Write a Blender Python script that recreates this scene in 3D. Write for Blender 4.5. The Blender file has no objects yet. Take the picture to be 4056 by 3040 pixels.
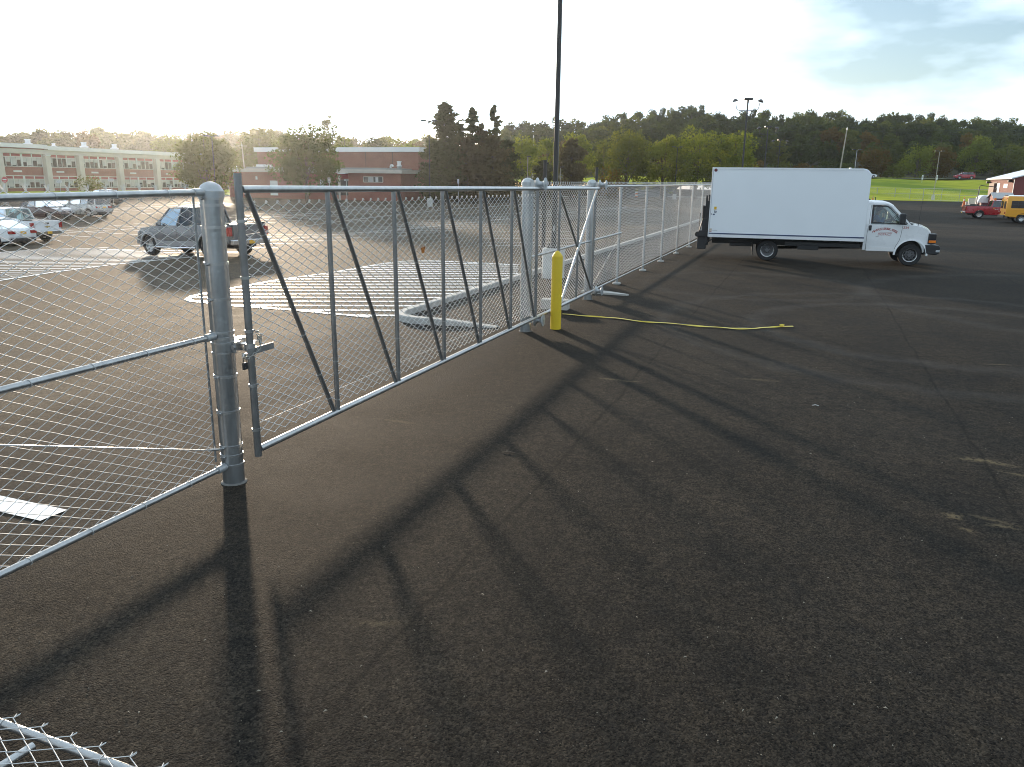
import bpy, bmesh, math, random
import numpy as np
from mathutils import Vector, Matrix
random.seed(7)
RNG = np.random.default_rng(11)
R = math.radians
S = bpy.context.scene
C = S.collection

# ------------------------------------------------------------------ camera
FPX, CX, CY, CAMH = 3090.0, 2028.0, 1520.0, 2.5
YAW, PITCH, ROLL = R(20.2055), R(14.55), R(0.8)
def _basis():
    f0 = Vector((0, math.cos(PITCH), -math.sin(PITCH))); r0 = Vector((1, 0, 0)); u0 = r0.cross(f0)
    r = r0*math.cos(ROLL) + u0*math.sin(ROLL); u = -r0*math.sin(ROLL) + u0*math.cos(ROLL)
    m = Matrix.Rotation(YAW, 3, 'Z')
    return m @ r, m @ u, m @ f0
CR, CU, CF = _basis()
cam_d = bpy.data.cameras.new('camera'); cam = bpy.data.objects.new('camera', cam_d); C.objects.link(cam)
cam.matrix_world = Matrix(((CR.x, CU.x, -CF.x, 0), (CR.y, CU.y, -CF.y, 0), (CR.z, CU.z, -CF.z, CAMH), (0, 0, 0, 1)))
cam_d.sensor_width = 36; cam_d.lens = 36*FPX/4056; cam_d.clip_start = 0.05; cam_d.clip_end = 4000
S.camera = cam

# ------------------------------------------------------------------ sky, sun, exposure
SUN_EL = R(7.1)
SUN_DIR = Vector((-0.647*math.cos(SUN_EL), 0.763*math.cos(SUN_EL), math.sin(SUN_EL))).normalized()   # towards the sun
W = bpy.data.worlds.new('World'); S.world = W; W.use_nodes = True
def build_world():
    nt = W.node_tree; nt.nodes.clear(); N = nt.nodes.new; L = nt.links.new
    out = N('ShaderNodeOutputWorld'); bg = N('ShaderNodeBackground'); bg.inputs['Strength'].default_value = 0.12
    sky = N('ShaderNodeTexSky'); sky.sky_type = 'NISHITA'; sky.sun_disc = False
    sky.sun_elevation = SUN_EL; sky.sun_rotation = math.atan2(SUN_DIR.x, SUN_DIR.y)
    sky.air_density = 1.0; sky.dust_density = 1.0; sky.ozone_density = 2.6
    # thin white cloud over the whole sky: clouds scatter the sun and hide the blue, with open patches
    tc = N('ShaderNodeTexCoord'); mp = N('ShaderNodeMapping'); mp.inputs['Scale'].default_value = (1.0, 1.0, 3.2); mp.inputs['Location'].default_value = (8.36, 7.71, 8.92)
    L(tc.outputs['Generated'], mp.inputs['Vector'])
    n1 = N('ShaderNodeTexNoise'); n1.inputs['Scale'].default_value = 2.1; n1.inputs['Detail'].default_value = 7; n1.inputs['Roughness'].default_value = 0.52
    L(mp.outputs['Vector'], n1.inputs['Vector'])
    rp = N('ShaderNodeValToRGB'); rp.color_ramp.elements[0].position = 0.38; rp.color_ramp.elements[0].color = (0.12, 0.12, 0.12, 1)
    rp.color_ramp.elements[1].position = 0.51; rp.color_ramp.elements[1].color = (0.95, 0.95, 0.95, 1)
    L(n1.outputs['Fac'], rp.inputs['Fac'])
    # cloud brightness: whatever light the sky has there, without its colour, plus forward scatter round the sun
    bw = N('ShaderNodeRGBToBW'); L(sky.outputs['Color'], bw.inputs['Color'])
    dt = N('ShaderNodeVectorMath'); dt.operation = 'DOT_PRODUCT'; L(tc.outputs['Generated'], dt.inputs[0]); dt.inputs[1].default_value = SUN_DIR
    ma = N('ShaderNodeMath'); ma.operation = 'MULTIPLY_ADD'; ma.inputs[1].default_value = 0.5; ma.inputs[2].default_value = 0.5; L(dt.outputs['Value'], ma.inputs[0])
    pw = N('ShaderNodeMath'); pw.operation = 'POWER'; pw.inputs[1].default_value = 3.0; L(ma.outputs[0], pw.inputs[0])
    sc = N('ShaderNodeMath'); sc.operation = 'MULTIPLY_ADD'; sc.inputs[1].default_value = CLOUD_SUN; sc.inputs[2].default_value = CLOUD_BASE; L(pw.outputs[0], sc.inputs[0])
    ad = N('ShaderNodeMath'); ad.operation = 'MULTIPLY_ADD'; ad.inputs[1].default_value = 0.5; L(bw.outputs['Val'], ad.inputs[0]); L(sc.outputs[0], ad.inputs[2])
    cl = N('ShaderNodeMix'); cl.data_type = 'RGBA'; cl.blend_type = 'MULTIPLY'; cl.inputs['Factor'].default_value = 1.0
    cl.inputs['A'].default_value = (0.80, 0.965, 1.10, 1); L(ad.outputs[0], cl.inputs['B'])
    mx = N('ShaderNodeMix'); mx.data_type = 'RGBA'; L(rp.outputs['Color'], mx.inputs['Factor']); L(sky.outputs['Color'], mx.inputs['A']); L(cl.outputs['Result'], mx.inputs['B'])
    L(mx.outputs['Result'], bg.inputs['Color']); L(bg.outputs[0], out.inputs['Surface'])
CLOUD_SUN, CLOUD_BASE = 3.0, 5.5
build_world()
sd = bpy.data.lights.new('sun', 'SUN'); sd.energy = 4.4; sd.angle = R(1.7); sd.color = (1.0, 0.79, 0.57)
sun = bpy.data.objects.new('sun', sd); C.objects.link(sun)
sun.rotation_euler = (-SUN_DIR).to_track_quat('-Z', 'Y').to_euler()
S.view_settings.view_transform = 'Standard'; S.view_settings.look = 'None'; S.view_settings.gamma = 1.0; S.view_settings.exposure = 0.68
try: S.view_settings.use_curve_mapping = False
except Exception: pass
S.render.engine = 'CYCLES'; S.cycles.use_denoising = True
S.cycles.max_bounces = 6; S.cycles.transparent_max_bounces = 24; S.cycles.volume_bounces = 1; S.cycles.filter_width = 1.0

# ------------------------------------------------------------------ ground height and pixel -> place helpers
def lerp(x, xs, ys): return float(np.interp(x, xs, ys))
def ground(x, y):
    zx = lerp(x, [-130, -110, -60, -42, -5], [-1.0, -1.0, -1.3, -1.3, 0]) * lerp(y, [50, 95], [1, 0.3])
    zy = lerp(y, [36, 85, 150], [0, -0.9, -0.2]) * lerp(x, [-4.4, 8], [0, 1])
    return zx + zy
def ray(px, py): return CF + CR*((px-CX)/FPX) - CU*((py-CY)/FPX)
def on_ground(px, py, lift=0.0):
    d = ray(px, py); lo, hi = 1.0, 1.0
    f = lambda t: CAMH + d.z*t - ground(d.x*t, d.y*t) - lift
    while f(hi) > 0 and hi < 600: lo = hi; hi *= 1.06
    for _ in range(40):
        m = (lo+hi)/2
        if f(m) > 0: lo = m
        else: hi = m
    return Vector((d.x*hi, d.y*hi, CAMH + d.z*hi))
def at(px, py, D):
    return Vector((0, 0, CAMH)) + ray(px, py)*D
def on_x(px, py, X):
    d = ray(px, py); return Vector((0, 0, CAMH)) + d*(X/d.x)
def horizon(px): return 718 + 0.01396*(px-2028)

# ------------------------------------------------------------------ mesh helpers
class MB:
    def __init__(self): self.v = []; self.f = []
    def add(self, vs, fs):
        o = len(self.v); self.v += [tuple(p) for p in vs]; self.f += [tuple(i+o for i in f) for f in fs]; return self
    def box(self, x0, x1, y0, y1, z0, z1, M=None):
        vs = [Vector((x, y, z)) for x in (x0, x1) for y in (y0, y1) for z in (z0, z1)]
        if M is not None: vs = [M @ p for p in vs]
        return self.add(vs, [(0, 1, 3, 2), (4, 6, 7, 5), (0, 4, 5, 1), (2, 3, 7, 6), (0, 2, 6, 4), (1, 5, 7, 3)])
    def quad(self, *p): return self.add(p, [tuple(range(len(p)))])
    def ring(self, c, ax, r, n, ph=0.0):
        ax = Vector(ax).normalized(); a = ax.orthogonal().normalized(); b = ax.cross(a)
        return [Vector(c) + (a*math.cos(2*math.pi*i/n+ph) + b*math.sin(2*math.pi*i/n+ph))*r for i in range(n)]
    def tube(self, p0, p1, r, n=10, r2=None, caps=True):
        p0, p1 = Vector(p0), Vector(p1); ax = p1-p0; r2 = r if r2 is None else r2
        vs = self.ring(p0, ax, r, n) + self.ring(p1, ax, r2, n)
        fs = [(i, (i+1) % n, n+(i+1) % n, n+i) for i in range(n)]
        if caps: fs += [tuple(range(n-1, -1, -1)), tuple(range(n, 2*n))]
        return self.add(vs, fs)
    def path(self, pts, r, n=6, closed=False):
        pts = [Vector(p) for p in pts]; m = len(pts); o = len(self.v); prev = None
        for i, p in enumerate(pts):
            if closed: t = pts[(i+1) % m]-pts[i-1]
            else: t = pts[min(i+1, m-1)]-pts[max(i-1, 0)]
            t.normalize()
            a = t.orthogonal().normalized() if prev is None else (prev-t*prev.dot(t)).normalized()
            prev = a; b = t.cross(a)
            self.v += [tuple(p+(a*math.cos(2*math.pi*k/n)+b*math.sin(2*math.pi*k/n))*r) for k in range(n)]
        for i in range(m if closed else m-1):
            j = (i+1) % m
            self.f += [(o+i*n+k, o+i*n+(k+1) % n, o+j*n+(k+1) % n, o+j*n+k) for k in range(n)]
        if not closed:
            self.f += [tuple(o+k for k in range(n-1, -1, -1)), tuple(o+(m-1)*n+k for k in range(n))]
        return self
    def lathe(self, prof, n=24, M=None, caps=True):
        o = len(self.v); M = M or Matrix.Identity(4)
        for r, z in prof:
            self.v += [tuple(M @ Vector((r*math.cos(2*math.pi*k/n), r*math.sin(2*math.pi*k/n), z))) for k in range(n)]
        for i in range(len(prof)-1):
            self.f += [(o+i*n+k, o+i*n+(k+1) % n, o+(i+1)*n+(k+1) % n, o+(i+1)*n+k) for k in range(n)]
        if caps and prof[0][0] > 1e-4: self.f.append(tuple(o+k for k in range(n-1, -1, -1)))
        if caps and prof[-1][0] > 1e-4: self.f.append(tuple(o+(len(prof)-1)*n+k for k in range(n)))
        return self
    def prism(self, pts, f0, f1):
        """pts: 2-D outline; f0/f1 map (a, b) to 3-D points of the two end faces"""
        n = len(pts); vs = [f0(*p) for p in pts] + [f1(*p) for p in pts]
        return self.add(vs, [tuple(range(n-1, -1, -1)), tuple(range(n, 2*n))] + [(i, (i+1) % n, n+(i+1) % n, n+i) for i in range(n)])
    def build(self, name, mat, parent=None, smooth=None, bevel=0, fix=True, recalc=True):
        me = bpy.data.meshes.new(name); me.from_pydata(self.v, [], self.f)
        if recalc:
            bm = bmesh.new(); bm.from_mesh(me); bmesh.ops.recalc_face_normals(bm, faces=bm.faces); bm.to_mesh(me); bm.free()
        if mat: me.materials.append(mat)
        if smooth:
            me.polygons.foreach_set('use_smooth', [True]*len(me.polygons)); me.set_sharp_from_angle(angle=R(smooth))
        o = bpy.data.objects.new(name, me); C.objects.link(o)
        if parent: o.parent = parent
        if bevel:
            b = o.modifiers.new('bevel', 'BEVEL'); b.width = bevel; b.segments = 2; b.limit_method = 'ANGLE'; b.angle_limit = R(38)
            me.polygons.foreach_set('use_smooth', [True]*len(me.polygons)); b.harden_normals = True
        return o
def np_mesh(name, V, F, mat, parent=None, smooth=False):
    me = bpy.data.meshes.new(name); V = np.asarray(V, np.float32); F = np.asarray(F, np.int32); k = F.shape[1]
    me.vertices.add(len(V)); me.vertices.foreach_set('co', V.ravel())
    me.loops.add(F.size); me.loops.foreach_set('vertex_index', F.ravel())
    me.polygons.add(len(F)); me.polygons.foreach_set('loop_start', np.arange(0, F.size, k, dtype=np.int32))
    me.update(calc_edges=True)
    if smooth: me.polygons.foreach_set('use_smooth', [True]*len(F))
    me.materials.append(mat)
    o = bpy.data.objects.new(name, me); C.objects.link(o)
    if parent: o.parent = parent
    return o
def tag(o, label, cat, group=None, kind=None):
    o['label'] = label; o['category'] = cat
    if group: o['group'] = group
    if kind: o['kind'] = kind
    return o
def thing(name, label, cat, loc=(0, 0, 0), rz=0.0, group=None):
    o = bpy.data.objects.new(name, None); C.objects.link(o); o.location = loc; o.rotation_euler = (0, 0, rz); o.empty_display_size = 0.2
    return tag(o, label, cat, group)
def struct(o): o['kind'] = 'structure'; return o
def stuff(o): o['kind'] = 'stuff'; return o
KIDS = {}
def dup(root, loc, rz=None, label=None, group=None, scale=None):
    r = root.copy(); C.objects.link(r); r.location = loc
    if rz is not None: r.rotation_euler = (0, 0, rz)
    if label: r['label'] = label
    if group: r['group'] = group
    if scale: r.scale = scale
    for ch in list(root.children):
        c = ch.copy(); C.objects.link(c); c.parent = r
        for g in list(ch.children):
            d = g.copy(); C.objects.link(d); d.parent = c
    return r

# ------------------------------------------------------------------ materials
def M(name, col, rough=0.6, metal=0.0, var=0.12, scale=6.0, bump=0.0, bscale=None, coat=0.0, spec=0.5, stretch=None):
    m = bpy.data.materials.new(name); m.use_nodes = True; nt = m.node_tree; b = nt.nodes['Principled BSDF']
    b.inputs['Base Color'].default_value = (*col, 1); b.inputs['Roughness'].default_value = rough; b.inputs['Metallic'].default_value = metal
    b.inputs['Coat Weight'].default_value = coat; b.inputs['Specular IOR Level'].default_value = spec
    if var or bump:
        tc = nt.nodes.new('ShaderNodeTexCoord'); no = nt.nodes.new('ShaderNodeTexNoise'); no.inputs['Scale'].default_value = scale; no.inputs['Detail'].default_value = 6
        if stretch:
            mp = nt.nodes.new('ShaderNodeMapping'); mp.inputs['Scale'].default_value = stretch; nt.links.new(tc.outputs['Object'], mp.inputs['Vector']); nt.links.new(mp.outputs[0], no.inputs['Vector'])
        else: nt.links.new(tc.outputs['Object'], no.inputs['Vector'])
        mx = nt.nodes.new('ShaderNodeMix'); mx.data_type = 'RGBA'
        mx.inputs['A'].default_value = (*[c*(1-var*1.6) for c in col], 1); mx.inputs['B'].default_value = (*[min(1, c*(1+var*1.6)) for c in col], 1)
        nt.links.new(no.outputs['Fac'], mx.inputs['Factor']); nt.links.new(mx.outputs['Result'], b.inputs['Base Color'])
        mr = nt.nodes.new('ShaderNodeMapRange'); mr.inputs['To Min'].default_value = max(0.02, rough*0.8); mr.inputs['To Max'].default_value = min(1, rough*1.2)
        nt.links.new(no.outputs['Fac'], mr.inputs['Value']); nt.links.new(mr.outputs['Result'], b.inputs['Roughness'])
        if bump:
            nb = nt.nodes.new('ShaderNodeTexNoise'); nb.inputs['Scale'].default_value = bscale or scale*6; nb.inputs['Detail'].default_value = 4
            nt.links.new(tc.outputs['Object'], nb.inputs['Vector'])
            bp = nt.nodes.new('ShaderNodeBump'); bp.inputs['Strength'].default_value = bump; bp.inputs['Distance'].default_value = 0.02
            nt.links.new(nb.outputs['Fac'], bp.inputs['Height']); nt.links.new(bp.outputs['Normal'], b.inputs['Normal'])
    return m
def glass_mat(name, tint, gloss=0.12):
    m = bpy.data.materials.new(name); m.use_nodes = True; nt = m.node_tree; nt.nodes.clear(); N = nt.nodes.new
    out = N('ShaderNodeOutputMaterial'); tr = N('ShaderNodeBsdfTransparent'); tr.inputs['Color'].default_value = (*tint, 1)
    gl = N('ShaderNodeBsdfGlossy'); gl.inputs['Roughness'].default_value = 0.03; gl.inputs['Color'].default_value = (0.9, 0.95, 1, 1)
    fr = N('ShaderNodeFresnel'); fr.inputs['IOR'].default_value = 1.5
    ad = N('ShaderNodeMath'); ad.operation = 'ADD'; ad.use_clamp = True; ad.inputs[1].default_value = gloss; nt.links.new(fr.outputs[0], ad.inputs[0])
    mx = N('ShaderNodeMixShader'); nt.links.new(ad.outputs[0], mx.inputs[0]); nt.links.new(tr.outputs[0], mx.inputs[1]); nt.links.new(gl.outputs[0], mx.inputs[2])
    nt.links.new(mx.outputs[0], out.inputs['Surface']); return m
def leaf_mat(name, c1, c2, trans=0.45):
    m = bpy.data.materials.new(name); m.use_nodes = True; nt = m.node_tree; nt.nodes.clear(); N = nt.nodes.new; L = nt.links.new
    out = N('ShaderNodeOutputMaterial'); di = N('ShaderNodeBsdfDiffuse'); tl = N('ShaderNodeBsdfTranslucent'); mx = N('ShaderNodeMixShader'); mx.inputs[0].default_value = trans
    tc = N('ShaderNodeTexCoord'); no = N('ShaderNodeTexNoise'); no.inputs['Scale'].default_value = 0.55; no.inputs['Detail'].default_value = 5; L(tc.outputs['Object'], no.inputs['Vector'])
    oi = N('ShaderNodeObjectInfo')
    sm = N('ShaderNodeMath'); sm.operation = 'MULTIPLY_ADD'; sm.inputs[1].default_value = 0.55; L(oi.outputs['Random'], sm.inputs[0]); L(no.outputs['Fac'], sm.inputs[2])
    mr = N('ShaderNodeMapRange'); mr.inputs['From Min'].default_value = 0.3; mr.inputs['From Max'].default_value = 1.2; L(sm.outputs[0], mr.inputs['Value'])
    cm = N('ShaderNodeMix'); cm.data_type = 'RGBA'; cm.inputs['A'].default_value = (*c1, 1); cm.inputs['B'].default_value = (*c2, 1); L(mr.outputs['Result'], cm.inputs['Factor'])
    L(cm.outputs['Result'], di.inputs['Color'])
    br = N('ShaderNodeMix'); br.data_type = 'RGBA'; br.blend_type = 'MULTIPLY'; br.inputs['Factor'].default_value = 1; br.inputs['B'].default_value = (1.5, 1.45, 0.7, 1); L(cm.outputs['Result'], br.inputs['A'])
    L(br.outputs['Result'], tl.inputs['Color']); L(di.outputs[0], mx.inputs[1]); L(tl.outputs[0], mx.inputs[2]); L(mx.outputs[0], out.inputs['Surface'])
    return m
def brick_mat(name, c1, c2, mort, sc=4.0):
    m = bpy.data.materials.new(name); m.use_nodes = True; nt = m.node_tree; b = nt.nodes['Principled BSDF']; N = nt.nodes.new; L = nt.links.new
    tc = N('ShaderNodeTexCoord'); sx = N('ShaderNodeSeparateXYZ'); L(tc.outputs['Object'], sx.inputs[0])
    ad = N('ShaderNodeMath'); ad.operation = 'ADD'; L(sx.outputs['X'], ad.inputs[0]); L(sx.outputs['Y'], ad.inputs[1])
    cb = N('ShaderNodeCombineXYZ'); L(ad.outputs[0], cb.inputs['X']); L(sx.outputs['Z'], cb.inputs['Y'])
    bt = N('ShaderNodeTexBrick'); L(cb.outputs[0], bt.inputs['Vector']); bt.inputs['Scale'].default_value = sc
    bt.inputs['Color1'].default_value = (*c1, 1); bt.inputs['Color2'].default_value = (*c2, 1); bt.inputs['Mortar'].default_value = (*mort, 1); bt.inputs['Mortar Size'].default_value = 0.012
    no = N('ShaderNodeTexNoise'); no.inputs['Scale'].default_value = 0.7; no.inputs['Detail'].default_value = 6; L(tc.outputs['Object'], no.inputs['Vector'])
    mx = N('ShaderNodeMix'); mx.data_type = 'RGBA'; mx.blend_type = 'OVERLAY'; mx.inputs['Factor'].default_value = 0.35; L(bt.outputs['Color'], mx.inputs['A']); L(no.outputs['Fac'], mx.inputs['B'])
    L(mx.outputs['Result'], b.inputs['Base Color']); b.inputs['Roughness'].default_value = 0.85
    return m
galv = M('galvanised_steel', (0.46, 0.465, 0.465), 0.36, 0.88, 0.22, 14, 0.08, 70)
galv_post = M('galvanised_post', (0.40, 0.415, 0.425), 0.33, 0.88, 0.42, 11, 0.10, 30, stretch=(1, 1, 0.16))  # vertical streaks in the colour stand in for reflections down the post
galv_wire = M('galvanised_wire', (0.64, 0.645, 0.64), 0.55, 0.2, 0)
galv_dark = M('raw_steel_brace', (0.27, 0.27, 0.268), 0.38, 0.8, 0.2, 9)
cast = M('cast_fitting', (0.45, 0.47, 0.48), 0.5, 0.6, 0.15, 20)
black_metal = M('black_metal', (0.022, 0.022, 0.024), 0.5, 0.0, 0.2, 12)
bronze = M('dark_bronze_paint', (0.035, 0.032, 0.03), 0.45, 0.0, 0.15, 6)
yellow_paint = M('yellow_plastic', (0.72, 0.50, 0.02), 0.45, 0, 0.05, 5)
concrete = M('concrete', (0.42, 0.41, 0.385), 0.9, 0, 0.22, 4, 0.25, 50)
concrete_light = M('light_concrete', (0.55, 0.54, 0.51), 0.9, 0, 0.2, 5, 0.25, 50)
rubber = M('tyre_rubber', (0.018, 0.018, 0.019), 0.75, 0, 0.2, 14)
alloy = M('alloy_wheel', (0.62, 0.62, 0.62), 0.28, 0.85, 0.05, 8)
white_paint = M('white_vehicle_paint', (0.80, 0.81, 0.82), 0.28, 0, 0.02, 3, coat=0.5)
box_white = M('white_box_panel', (0.83, 0.86, 0.89), 0.32, 0, 0.025, 1.3, 0.012, 5)
grey_paint = M('grey_vehicle_paint', (0.15, 0.15, 0.155), 0.25, 0.4, 0.03, 3, coat=0.7)
grey_dark_paint = M('lower_grey_trim', (0.30, 0.30, 0.305), 0.35, 0.3, 0.04, 3)
silver_paint = M('silver_vehicle_paint', (0.50, 0.50, 0.48), 0.28, 0.5, 0.03, 3, coat=0.6)
maroon_paint = M('maroon_vehicle_paint', (0.045, 0.016, 0.02), 0.22, 0.2, 0.03, 3, coat=0.8)
red_paint = M('red_vehicle_paint', (0.34, 0.012, 0.028), 0.28, 0.1, 0.04, 3, coat=0.6)
bus_yellow = M('school_bus_yellow', (0.80, 0.36, 0.015), 0.35, 0, 0.03, 3, coat=0.4)
glass_dark = glass_mat('tinted_glass', (0.16, 0.19, 0.19), 0.05)
glass_clear = glass_mat('clear_glass', (0.62, 0.76, 0.74), 0.04)
lamp_red = M('red_lens', (0.34, 0.014, 0.012), 0.2, 0, 0.1, 20, coat=0.5)
lamp_orange = M('orange_lens', (0.85, 0.22, 0.02), 0.2, 0, 0.1, 20, coat=0.5)
lamp_clear = M('clear_lens', (0.6, 0.62, 0.64), 0.12, 0.3, 0.05, 20)
lamp_dark = M('smoked_lens', (0.03, 0.03, 0.033), 0.12, 0, 0.05, 20, coat=0.8)
chrome = M('chrome', (0.75, 0.75, 0.76), 0.12, 1.0, 0)
plate_yellow = M('yellow_plate', (0.75, 0.42, 0.03), 0.45, 0, 0.05)
interior = M('cab_interior', (0.10, 0.095, 0.09), 0.8, 0, 0.2, 8)
paint_line = M('road_paint', (0.80, 0.80, 0.78), 0.42, 0, 0.08, 3, 0.08, 40, spec=0.7)
bark = M('bark', (0.10, 0.075, 0.055), 0.9, 0, 0.3, 8, 0.4, 20)
sign_white = M('sign_white', (0.80, 0.80, 0.79), 0.5, 0, 0.03)
sign_red = M('sign_red', (0.55, 0.03, 0.035), 0.45, 0, 0.05)
ink_red = M('red_lettering', (0.42, 0.06, 0.05), 0.5, 0, 0)
ink_dark = M('dark_lettering', (0.04, 0.05, 0.08), 0.5, 0, 0)
ink_white = M('white_lettering', (0.8, 0.8, 0.8), 0.5, 0, 0)
blue_stripe = M('navy_stripe', (0.02, 0.035, 0.12), 0.4, 0, 0)
cone_orange = M('cone_orange', (0.75, 0.16, 0.03), 0.5, 0, 0.06)
wood = M('weathered_pole', (0.36, 0.32, 0.27), 0.85, 0, 0.2, 6, 0.3, 30)

# ------------------------------------------------------------------ asphalt and terrain
def asphalt_mat():
    m = bpy.data.materials.new('asphalt'); m.use_nodes = True; nt = m.node_tree; b = nt.nodes['Principled BSDF']; N = nt.nodes.new; L = nt.links.new
    tc = N('ShaderNodeTexCoord'); P = tc.outputs['Object']
    def noise(s, d=4, r=0.55, vec=P):
        n = N('ShaderNodeTexNoise'); n.inputs['Scale'].default_value = s; n.inputs['Detail'].default_value = d; n.inputs['Roughness'].default_value = r; L(vec, n.inputs['Vector']); return n.outputs['Fac']
    def ramp(f, p0, p1, c0, c1):
        r = N('ShaderNodeValToRGB'); e = r.color_ramp.elements; e[0].position = p0; e[1].position = p1; e[0].color = (*c0, 1); e[1].color = (*c1, 1); L(f, r.inputs['Fac']); return r.outputs['Color']
    def mix(a, bb, f, mode='MIX', fac=None):
        x = N('ShaderNodeMix'); x.data_type = 'RGBA'; x.blend_type = mode
        L(a, x.inputs['A'])
        if isinstance(bb, tuple): x.inputs['B'].default_value = (*bb, 1)
        else: L(bb, x.inputs['B'])
        if f is None: x.inputs['Factor'].default_value = fac
        else: L(f, x.inputs['Factor'])
        return x.outputs['Result']
    def math_(op, a, bb=None, c=None):
        x = N('ShaderNodeMath'); x.operation = op
        for i, q in enumerate((a, bb, c)):
            if q is None: continue
            if isinstance(q, (int, float)): x.inputs[i].default_value = q
            else: L(q, x.inputs[i])
        return x.outputs[0]
    big = noise(0.16, 5); mid = noise(1.1, 6, 0.6); fine = noise(110, 3, 0.7)
    vor = N('ShaderNodeTexVoronoi'); vor.inputs['Scale'].default_value = 120; L(P, vor.inputs['Vector'])
    base = ramp(big, 0.32, 0.68, (0.0148, 0.0143, 0.0136), (0.0268, 0.0256, 0.0240))
    base = mix(base, ramp(mid, 0.3, 0.75, (0.66, 0.68, 0.70), (1.36, 1.30, 1.22)), None, 'MULTIPLY', 1.0)
    base = mix(base, ramp(vor.outputs['Color'], 0.05, 0.95, (0.30, 0.31, 0.33), (2.3, 2.1, 1.85)), None, 'MULTIPLY', 1.0)
    base = mix(base, ramp(noise(9, 4, 0.7), 0.35, 0.68, (0.72, 0.74, 0.78), (1.30, 1.24, 1.14)), None, 'MULTIPLY', 1.0)
    v3 = N('ShaderNodeTexVoronoi'); v3.inputs['Scale'].default_value = 62; L(P, v3.inputs['Vector'])
    base = mix(base, ramp(v3.outputs['Color'], 0.1, 0.9, (0.6, 0.6, 0.6), (1.5, 1.45, 1.4)), None, 'MULTIPLY', 1.0)
    # single pale stones
    v2 = N('ShaderNodeTexVoronoi'); v2.inputs['Scale'].default_value = 34; L(P, v2.inputs['Vector'])
    st = math_('LESS_THAN', v2.outputs['Distance'], 0.11); sel = N('ShaderNodeSeparateColor'); L(v2.outputs['Color'], sel.inputs[0])
    st = math_('MULTIPLY', st, math_('GREATER_THAN', sel.outputs[0], 0.86))
    base = mix(base, (0.11, 0.095, 0.075), st)
    # dusty turning arcs, faint
    sx = N('ShaderNodeSeparateXYZ'); L(P, sx.inputs[0])
    # car park behind the kerb: colour raised and warmed to imitate backlight and glare
    lot_glare = N('ShaderNodeMapRange'); lot_glare.inputs['From Min'].default_value = -6.6; lot_glare.inputs['From Max'].default_value = -8.2; L(math_('ADD', sx.outputs[0], math_('MULTIPLY', mid, 0.6)), lot_glare.inputs['Value'])
    base = mix(base, (3.2, 3.0, 2.65), lot_glare.outputs[0], 'MULTIPLY')
    def blob(cx, cy, rx, ry, rot=0.0):
        c, s = math.cos(rot), math.sin(rot)
        dx = math_('SUBTRACT', sx.outputs[0], cx); dy = math_('SUBTRACT', sx.outputs[1], cy)
        u = math_('DIVIDE', math_('ADD', math_('MULTIPLY', dx, c), math_('MULTIPLY', dy, s)), rx)
        v = math_('DIVIDE', math_('SUBTRACT', math_('MULTIPLY', dy, c), math_('MULTIPLY', dx, s)), ry)
        return math_('SQRT', math_('ADD', math_('MULTIPLY', u, u), math_('MULTIPLY', v, v)))
    # paving joints between the laid strips, and dark drips
    jx = math_('MULTIPLY', math_('ADD', sx.outputs[0], math_('MULTIPLY', noise(0.8, 3), 0.16)), 1/3.7)
    jd = math_('ABSOLUTE', math_('SUBTRACT', math_('FRACT', jx), 0.5)); jf = math_('SUBTRACT', 1.0, math_('DIVIDE', jd, 0.008)); jf.node.use_clamp = True
    base = mix(base, (0.006, 0.006, 0.006), math_('MULTIPLY', jf, math_('MULTIPLY', mid, 1.1)))
    dr = math_('SUBTRACT', noise(0.55, 6, 0.68), 0.60); dr = math_('MULTIPLY', dr, 9.0); dr.node.use_clamp = True
    base = mix(base, (0.007, 0.007, 0.007), math_('MULTIPLY', dr, 0.5))
    grit = noise(22, 5, 0.75); wob = noise(1.6, 3)
    for (cx, cy, rad, w, k) in ((2.4, 15.6, 3.6, 0.30, 0.20), (2.4, 15.6, 5.3, 0.30, 0.16), (7.5, 21, 6.5, 0.4, 0.16), (-1.2, 21.0, 3.2, 0.35, 0.13)):
        d = math_('ADD', blob(cx, cy, 1, 1), math_('MULTIPLY', wob, 0.9))
        f = math_('SUBTRACT', 1.0, math_('DIVIDE', math_('ABSOLUTE', math_('SUBTRACT', d, rad)), w)); f.node.use_clamp = True
        f = math_('MULTIPLY', math_('MULTIPLY', f, k*2.2), mid); base = mix(base, (0.085, 0.08, 0.075), f)
    # tan sand washed onto the asphalt
    for (px, py, rx, ry, rot, k) in SAND:
        g = on_ground(px, py); d = blob(g.x, g.y, rx, ry, rot)
        f = math_('SUBTRACT', 1.0, d); f.node.use_clamp = True
        f = math_('MULTIPLY', math_('MULTIPLY', f, k), math_('GREATER_THAN', math_('ADD', grit, math_('MULTIPLY', f, 0.16)), 0.57))
        base = mix(base, (0.17, 0.13, 0.075), f)
    L(base, b.inputs['Base Color'])
    mr = N('ShaderNodeMapRange'); mr.inputs['To Min'].default_value = 0.72; mr.inputs['To Max'].default_value = 0.95; L(mid, mr.inputs['Value']); L(mr.outputs[0], b.inputs['Roughness'])
    b.inputs['Specular IOR Level'].default_value = 0.05
    hgt = math_('ADD', math_('MULTIPLY', math_('ADD', vor.outputs['Distance'], v3.outputs['Distance']), -0.8), fine)
    bp = N('ShaderNodeBump'); bp.inputs['Strength'].default_value = 0.6; bp.inputs['Distance'].default_value = 0.0045; L(hgt, bp.inputs['Height']); L(bp.outputs[0], b.inputs['Normal'])
    return m
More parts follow.
